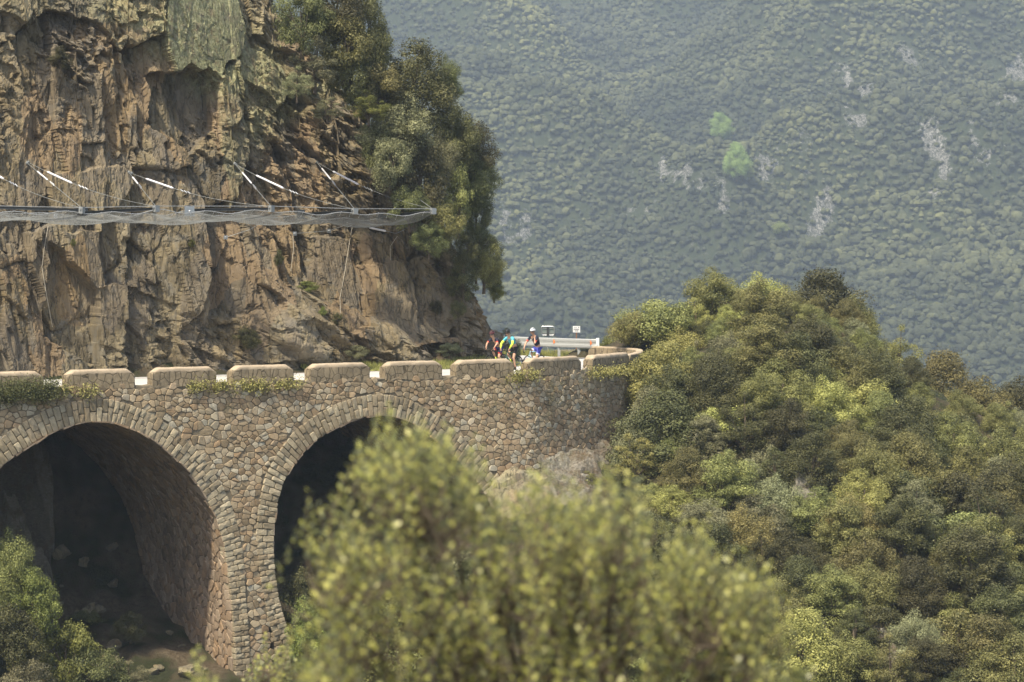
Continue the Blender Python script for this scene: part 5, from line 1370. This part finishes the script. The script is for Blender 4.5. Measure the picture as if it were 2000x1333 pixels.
# ------------------------------------------------------------------ cyclists
def skin(name, mat, nodes, edges, parent, roots=(0,), sub=2):
    """nodes: list of (co, (rx, ry)); one continuous surface grown over the skeleton"""
    me = bpy.data.meshes.new(name); me.from_pydata([n[0] for n in nodes], edges, []); o = mobj(name, me, parent)
    sk = o.modifiers.new('skin', 'SKIN'); sk.use_smooth_shade = True
    for i, n in enumerate(nodes):
        r = n[1] if hasattr(n[1], '__len__') else (n[1], n[1]); me.skin_vertices[0].data[i].radius = r; me.skin_vertices[0].data[i].use_root = i in roots
    sb_ = o.modifiers.new('sub', 'SUBSURF'); sb_.levels = sub; sb_.render_levels = sub
    dg = bpy.context.evaluated_depsgraph_get(); ev = o.evaluated_get(dg); m2 = bpy.data.meshes.new_from_object(ev); o.modifiers.clear(); o.data = m2
    m2.materials.clear(); m2.materials.append(mat); m2.polygons.foreach_set('use_smooth', [True]*len(m2.polygons)); m2.name = name
    return o
def bicycle(loc, rz, frame_mat, label, cranka=0.0):
    t = thing('road_bicycle', label, 'bicycle', loc, rz, 'bicycles of the three riders'); RW = .335
    RH = Vector((-.42, 0, RW)); FH = Vector((.585, 0, RW)); BB = Vector((0, 0, .27)); ST = Vector((-.155, 0, .80)); HT = Vector((.385, 0, .86)); HB = Vector((.425, 0, .71))
    m = MB()
    m.tube([BB, ST], .017, 8); m.tube([BB, HB], .021, 8); m.tube([ST, HT-Vector((0, 0, .03))], .017, 8); m.tube([HB, HT], .022, 8)
    for s_ in (-1, 1): m.tube([BB+Vector((0, s_*.03, 0)), RH+Vector((0, s_*.06, 0))], .010, 6); m.tube([ST, RH+Vector((0, s_*.06, 0))], .009, 6)
    m.tube([BB-Vector((0, .04, 0)), BB+Vector((0, .04, 0))], .025, 8); m.obj('frame', frame_mat, t, True)
    m = MB(); 
    for s_ in (-1, 1): m.tube([HB-Vector((0, -s_*.03, .02)), Vector((.47, s_*.045, .60)), FH+Vector((0, s_*.05, 0))], [.016, .013, .009], 6)
    m.obj('fork', frame_mat, t, True)
    for c in (RH, FH):
        m = MB(); m.torus(c, RW-.013, .0135, n=40, m=6); wh = m.obj('wheel', M['black'], t, True)
        m = MB(); m.torus(c, RW-.036, .011, n=40, m=5); m.obj('rim', M['black_gloss'], wh, True)
        m = MB(); m.tube([c-Vector((0, .05, 0)), c+Vector((0, .05, 0))], .018, 8)
        for k in range(20): a = k*math.pi/10; m.tube([c+Vector((0, .02*(1 if k % 2 else -1), 0)), c+Vector((math.cos(a)*(RW-.035), 0, math.sin(a)*(RW-.035)))], .0014, 3, False)
        m.obj('spokes', M['galv'], wh)
    m = MB(); m.tube([ST, Vector((-.19, 0, .93))], .014, 8); m.obj('seatpost', M['black_gloss'], t, True)
    m = MB(); m.tube([(-.32, 0, .955), (-.27, 0, .96), (-.20, 0, .955), (-.08, 0, .95), (-.04, 0, .945)], [.04, .065, .045, .02, .014], 10); m.obj('saddle', M['black'], t, True)
    m = MB(); m.tube([HT, HT+Vector((.02, 0, .03)), Vector((.49, 0, .905))], .016, 8); m.tube([(.49, -.2, .91), (.49, .2, .91)], .0145, 8)
    for s_ in (-1, 1):
        m.tube([(.49, s_*.19, .91), (.53, s_*.205, .912), (.585, s_*.21, .895), (.605, s_*.212, .84), (.575, s_*.215, .79), (.50, s_*.215, .775)], .0145, 7)
        m.tube([(.57, s_*.21, .90), (.62, s_*.212, .935), (.64, s_*.212, .95)], [.018, .02, .012], 7); m.tube([(.63, s_*.212, .93), (.645, s_*.22, .86), (.625, s_*.222, .80)], .007, 5)
    m.obj('handlebar', M['black'], t, True)
    m = MB(); m.torus(BB+Vector((0, -.055, 0)), .085, .006, n=24, m=4)
    ca, sa = math.cos(cranka), math.sin(cranka)
    for s_ in (-1, 1):
        e = BB+Vector((ca*.17*-s_, s_*.085, sa*.17*-s_)); m.tube([BB+Vector((0, s_*.06, 0)), e], .011, 6); m.box(e+Vector((0, s_*.045, 0)), (.07, .07, .02))
    m.tube([BB+Vector((0, -.055, .085)), RH+Vector((0, -.055, .035))], .004, 4); m.tube([BB+Vector((0, -.055, -.085)), RH+Vector((.02, -.055, -.09)), RH+Vector((0, -.055, -.035))], .004, 4)
    m.obj('crankset', M['black_gloss'], t, True)
    m = MB(); m.tube([(.10, 0, .42), (.18, 0, .54)], .034, 10); m.obj('bottle', M['bottle'], t, True)
    return t
def person(loc, rz, label, J, mats, helmet_mat, stripes=None, cranka=0.0, arm_sleeve=None):
    """J: hip, chest lean etc. All joints given in the bicycle's own frame (x forward, y to the rider's left)"""
    t = thing('person', label, 'person', loc, rz); V3 = Vector
    hip = V3(J['hip']); neck = V3(J['neck']); head = V3(J['head']); ca, sa = math.cos(cranka), math.sin(cranka)
    sp1 = hip.lerp(neck, .33)+V3((-.03, 0, .035)); sp2 = hip.lerp(neck, .70)+V3((-.035, 0, .035))
    nodes = []; edges = []
    def add(p, r, par=None):
        nodes.append((tuple(p), r)); 
        if par is not None: edges.append((par, len(nodes)-1))
        return len(nodes)-1
    ih = add(hip, (.135, .11)); i1 = add(sp1, (.125, .10), ih); i2 = add(sp2, (.15, .105), i1); i3 = add(neck, (.062, .06), i2); i4 = add(neck.lerp(head, .55), (.055, .055), i3)
    JN = {}; roots = [0]
    for s_, nm in ((1, 'l'), (-1, 'r')):
        sh = neck+V3((-.01, s_*.175, -.055)); el = V3(J['elbow_'+nm]); hd = V3(J['hand_'+nm]); wr = hd.lerp(el, .26)
        a = add(sh, .055, i2); b = add(sh.lerp(el, .5), .046, a); c = add(el, .039, b); d = add(el.lerp(wr, .35), .040, c); e = add(wr, .025, d)
        f = add(hd.lerp(wr, .35), (.032, .022), e)
        hx = V3((-.01, s_*.085, -.05)); hj = hip+hx; ft = V3((ca*.17*-s_, s_*.11, .27+sa*.17*-s_)) if 'foot_'+nm not in J else V3(J['foot_'+nm])
        an = ft+V3((-.09, 0, .075)); dv = an-hj; L = dv.length; half = min(L/2, .4349); perp = V3((dv.z, 0, -dv.x)).normalized(); perp = perp if perp.x > 0 else -perp
        kn = hj+dv/2+perp*math.sqrt(max(.435**2-half**2, 0)); 
        g = add(hj, .088, ih); h = add(hj.lerp(kn, .45), .080, g); i = add(kn, .054, h); j = add(kn.lerp(an, .32)+V3((-.015, 0, 0)), .056, i); k = add(an, .034, j); l = add(ft+V3((-.02, 0, .03)), .032, k); n = add(ft+V3((.09, 0, .025)), .026, l)
        # five fingers closed over the bar or the shoulder
        ax = (hd-wr).normalized(); cu = V3(J.get('curl_'+nm, (0, 0, -1))); sd_ = ax.cross(cu).normalized()
        for q in range(4):
            b0 = hd.lerp(wr, .2)+sd_*(q-1.5)*.019; ln = (.036, .042, .039, .030)[q]
            w0 = add(b0, .009); roots.append(w0); w1 = add(b0+ax*ln+cu*.012, .009, w0); w2 = add(b0+ax*(ln+.008)+cu*.036, .008, w1); add(b0+ax*(ln-.012)+cu*.052, .007, w2)
        b0 = hd.lerp(wr, .5)+sd_*.026*(1 if nm == 'l' else -1)*-1; w0 = add(b0, .011); roots.append(w0); w1 = add(b0+ax*.02+cu*.025, .010, w0); add(b0+ax*.035+cu*.048, .008, w1)
        JN[nm] = (sh, el, wr, hj, kn, an, ft)
    # head grown as part of the same surface
    fw = V3(J.get('look', (1, 0, -.15))).normalized(); lf = V3((0, 0, 1)).cross(fw).normalized(); up = fw.cross(lf)
    ic = add(head, (.078, .088), i4); add(head+up*.07-fw*.012, (.062, .07), ic); 
    body = skin('body', mats['skin'], nodes, edges, t, tuple(roots))
    Mh = Matrix((fw, lf, up)).transposed()
    m = MB()   # face: jaw, nose, ears, mouth
    m.ball(head-up*.065+fw*.035, (.05, .048, .05), 12, 8, Mh); m.ball(head+fw*.082, (.03, .062, .07), 12, 8, Mh)
    m.ball(head+fw*.108-up*.018, (.018, .012, .022), 8, 6, Mh)
    for s_ in (-1, 1): m.ball(head+lf*.083*s_-up*.01, (.018, .009, .03), 8, 6, Mh)
    m.obj('face', mats['skin'], body, True)
    m = MB(); m.ball(head+fw*.100-up*.055, (.008, .022, .005), 8, 5, Mh); m.obj('mouth', M['lip'], body, True)
    m = MB(); m.tube([head+fw*.02+lf*.088+up*.012, head+fw*.085+lf*.062+up*.012, head+fw*.112+lf*.028+up*.008, head+fw*.116+up*.006, head+fw*.112-lf*.028+up*.008, head+fw*.085-lf*.062+up*.012, head+fw*.02-lf*.088+up*.012], [.006, .018, .021, .014, .021, .018, .006], 6); m.obj('sunglasses', M['black_gloss'], body, True)
    # helmet
    m = MB(); hc = head+up*.062-fw*.012
    def hf(v): return Vector((v.x*(1.0+.12*(v.x < 0)), v.y*(1-.12*max(0, v.x/.14)), v.z if v.z > -.02 else -.02+(v.z+.02)*.15))
    m.ball(hc, (.14, .105, .115), 22, 12, Mh, hf); hm_ = m.obj('helmet', helmet_mat, t, True)
    m = MB()
    for q in (-2, -1, 0, 1, 2):
        pts_ = []
        for k in range(7):
            a = math.radians(28+k*19); y_ = q*.036*(1.15-.4*abs(math.cos(a))); pts_.append(hc+fw*math.cos(a)*.137+lf*y_+up*math.sin(a)*(.112-abs(q)*.012))
        m.tube(pts_, [.003, .008, .009, .009, .009, .008, .003], 5)
    m.obj('helmet_vents', M['black'], hm_, True)
    m = MB(); m.tube([head+lf*.085+up*.03, head+lf*.07-up*.07+fw*.02, head-up*.115+fw*.045, head-lf*.07-up*.07+fw*.02, head-lf*.085+up*.03], .004, 4); m.obj('strap', M['black'], hm_)
    m = MB(); m.ball(head-fw*.045+up*.01, (.062, .082, .075), 12, 8, Mh); m.obj('hair', M['hair'], t, True)
    # jersey: torso and sleeves a little larger than the body
    N2 = []; E2_ = []
    def ad(p, r, par=None):
        N2.append((tuple(p), r))
        if par is not None: E2_.append((par, len(N2)-1))
        return len(N2)-1
    a0 = ad(hip+(sp1-hip)*.15+V3((0, 0, .01)), (.145, .118)); a1 = ad(sp1, (.138, .114), a0); a2 = ad(sp2, (.165, .122), a1); a3 = ad(neck.lerp(sp2, .12), (.07, .068), a2)
    for nm in 'lr':
        sh, el = JN[nm][:2]; b = ad(sh, .068, a2); ad(sh.lerp(el, J.get('sleeve', .62)), .057, b)
    skin('jersey', mats['jersey'], N2, E2_, t)
    N2 = []; E2_ = []; a0 = ad(hip+V3((0, 0, .02)), (.145, .12))
    for nm in 'lr':
        hj, kn = JN[nm][3:5]; b = ad(hj, .098, a0); c = ad(hj.lerp(kn, .45), .088, b); ad(hj.lerp(kn, .68), .074, c)
    skin('shorts', mats['shorts'], N2, E2_, t)
    for nm, s_ in (('l', 1), ('r', -1)):
        sh, el, wr, hj, kn, an, ft = JN[nm]
        if mats.get('cuff'):
            p = sh.lerp(el, .60); q = sh.lerp(el, .72); m = MB(); m.tube([p, p.lerp(q, .5), q], [.0585, .057, .054], 12); m.obj('sleeve_cuff', mats['cuff'], t, True)
        if arm_sleeve:
            m = MB(); m.tube([sh.lerp(el, .52), sh.lerp(el, .8), el, el.lerp(wr, .35), wr], [.0585, .052, .047, .047, .033], 12); m.obj('arm_warmer', arm_sleeve, t, True)
        if mats.get('thigh'):
            p = hj.lerp(kn, .60); q = hj.lerp(kn, .72); m = MB(); m.tube([p, q], [.086, .079], 14); m.obj('shorts_hem', mats['thigh'], t, True)
        m = MB(); m.tube([an+V3((0, 0, .055)), an+V3((0, 0, .005))], [.042, .043], 10); m.obj('sock', mats.get('sock', M['black']), t, True)
        m = MB(); m.tube([ft+V3((-.125, 0, .035)), ft+V3((-.09, 0, .035)), ft+V3((0, 0, .03)), ft+V3((.08, 0, .024)), ft+V3((.12, 0, .02))], [.030, .045, .047, .042, .022], 10); m.obj('shoe', mats.get('shoe', M['black']), t, True)
    return t, JN
HEAD = math.pi + TH + math.radians(20)      # riding towards the camera's left
sk1 = {'skin': M['skin'], 'jersey': M['navy'], 'shorts': M['navy_blue'], 'cuff': M['red'], 'thigh': M['red'], 'shoe': M['black']}
sk2 = {'skin': M['skin'], 'jersey': M['turq'], 'shorts': M['black_cloth'], 'shoe': M['black'], 'sock': M['black']}
sk3 = {'skin': M['skin'], 'jersey': M['navy'], 'shorts': M['blue_cloth'], 'cuff': M['red'], 'thigh': M['whitecloth'], 'shoe': M['white']}
BH = dict(hip=(-.16, 0, .99), neck=(.25, 0, 1.42), head=(.36, 0, 1.585), elbow_l=(.40, .27, 1.15), elbow_r=(.40, -.27, 1.15), hand_l=(.575, .212, .945), hand_r=(.575, -.212, .945), look=(1, -.1, -.22))
# rider 1: dark jersey, red cuffs
l1 = ((972-1000)/FPX*104.2, 104.2, .03); bicycle(l1, HEAD, M['black_gloss'], 'black road bicycle ridden by the left rider in the dark jersey', 1.0)
person(l1, HEAD, 'leftmost rider crouched over the bars in dark navy jersey with red cuffs and dark helmet', dict(BH, neck=(.29, 0, 1.36), head=(.41, 0, 1.52)), sk1, M['hel_dark'], cranka=1.0)
# rider 2: turquoise, standing on the pedals
l2 = ((1001-1000)/FPX*102.0, 102.0, .03); bicycle(l2, HEAD, M['mint'], 'black and green road bicycle ridden by the man in turquoise', 1.75)
person(l2, HEAD, 'middle rider in turquoise jersey, yellow arm warmers and black shorts, standing on the pedals', dict(hip=(-.10, 0, 1.05), neck=(.24, 0, 1.49), head=(.35, 0, 1.655), elbow_l=(.40, .29, 1.20), elbow_r=(.40, -.29, 1.20), hand_l=(.575, .212, .945), hand_r=(.575, -.212, .945), sleeve=.6, look=(1, .05, -.25)), sk2, M['hel_black'], cranka=1.75, arm_sleeve=M['neon'])
# rider 3: sitting up, one hand raised to the chin
l3 = ((1046-1000)/FPX*103.2, 103.2, .03); bicycle(l3, HEAD, M['paleblue'], 'pale blue and white road bicycle ridden by the right rider', .6)
person(l3, HEAD, 'right rider in dark jersey and white helmet with one hand raised to the collar', dict(hip=(-.17, 0, .99), neck=(.14, 0, 1.50), head=(.22, 0, 1.67), elbow_l=(.34, .20, 1.17), elbow_r=(.33, -.27, 1.19), hand_l=(.20, .10, 1.47), hand_r=(.575, -.212, .945), curl_l=(-.8, 0, .2), look=(1, 0, -.12)), sk3, M['hel_white'], cranka=.6)
#@@END
# ------------------------------------------------------------------ the air over the valley
hz = MB(); hz.box((100, 780, 190), (2600, 2500, 480)); hm = bpy.data.materials.new('haze_air'); hm.use_nodes = True
ht = hm.node_tree; ht.nodes.remove(ht.nodes['Principled BSDF']); pv = ht.nodes.new('ShaderNodeVolumePrincipled')
pv.inputs['Color'].default_value = (.66, .81, 1, 1); pv.inputs['Density'].default_value = 0.00025; pv.inputs['Anisotropy'].default_value = .0
ht.links.new(pv.outputs[0], ht.nodes['Material Output'].inputs['Volume'])
hz.obj('haze', hm, kind='stuff', label='pale blue haze filling the valley air', category='haze')
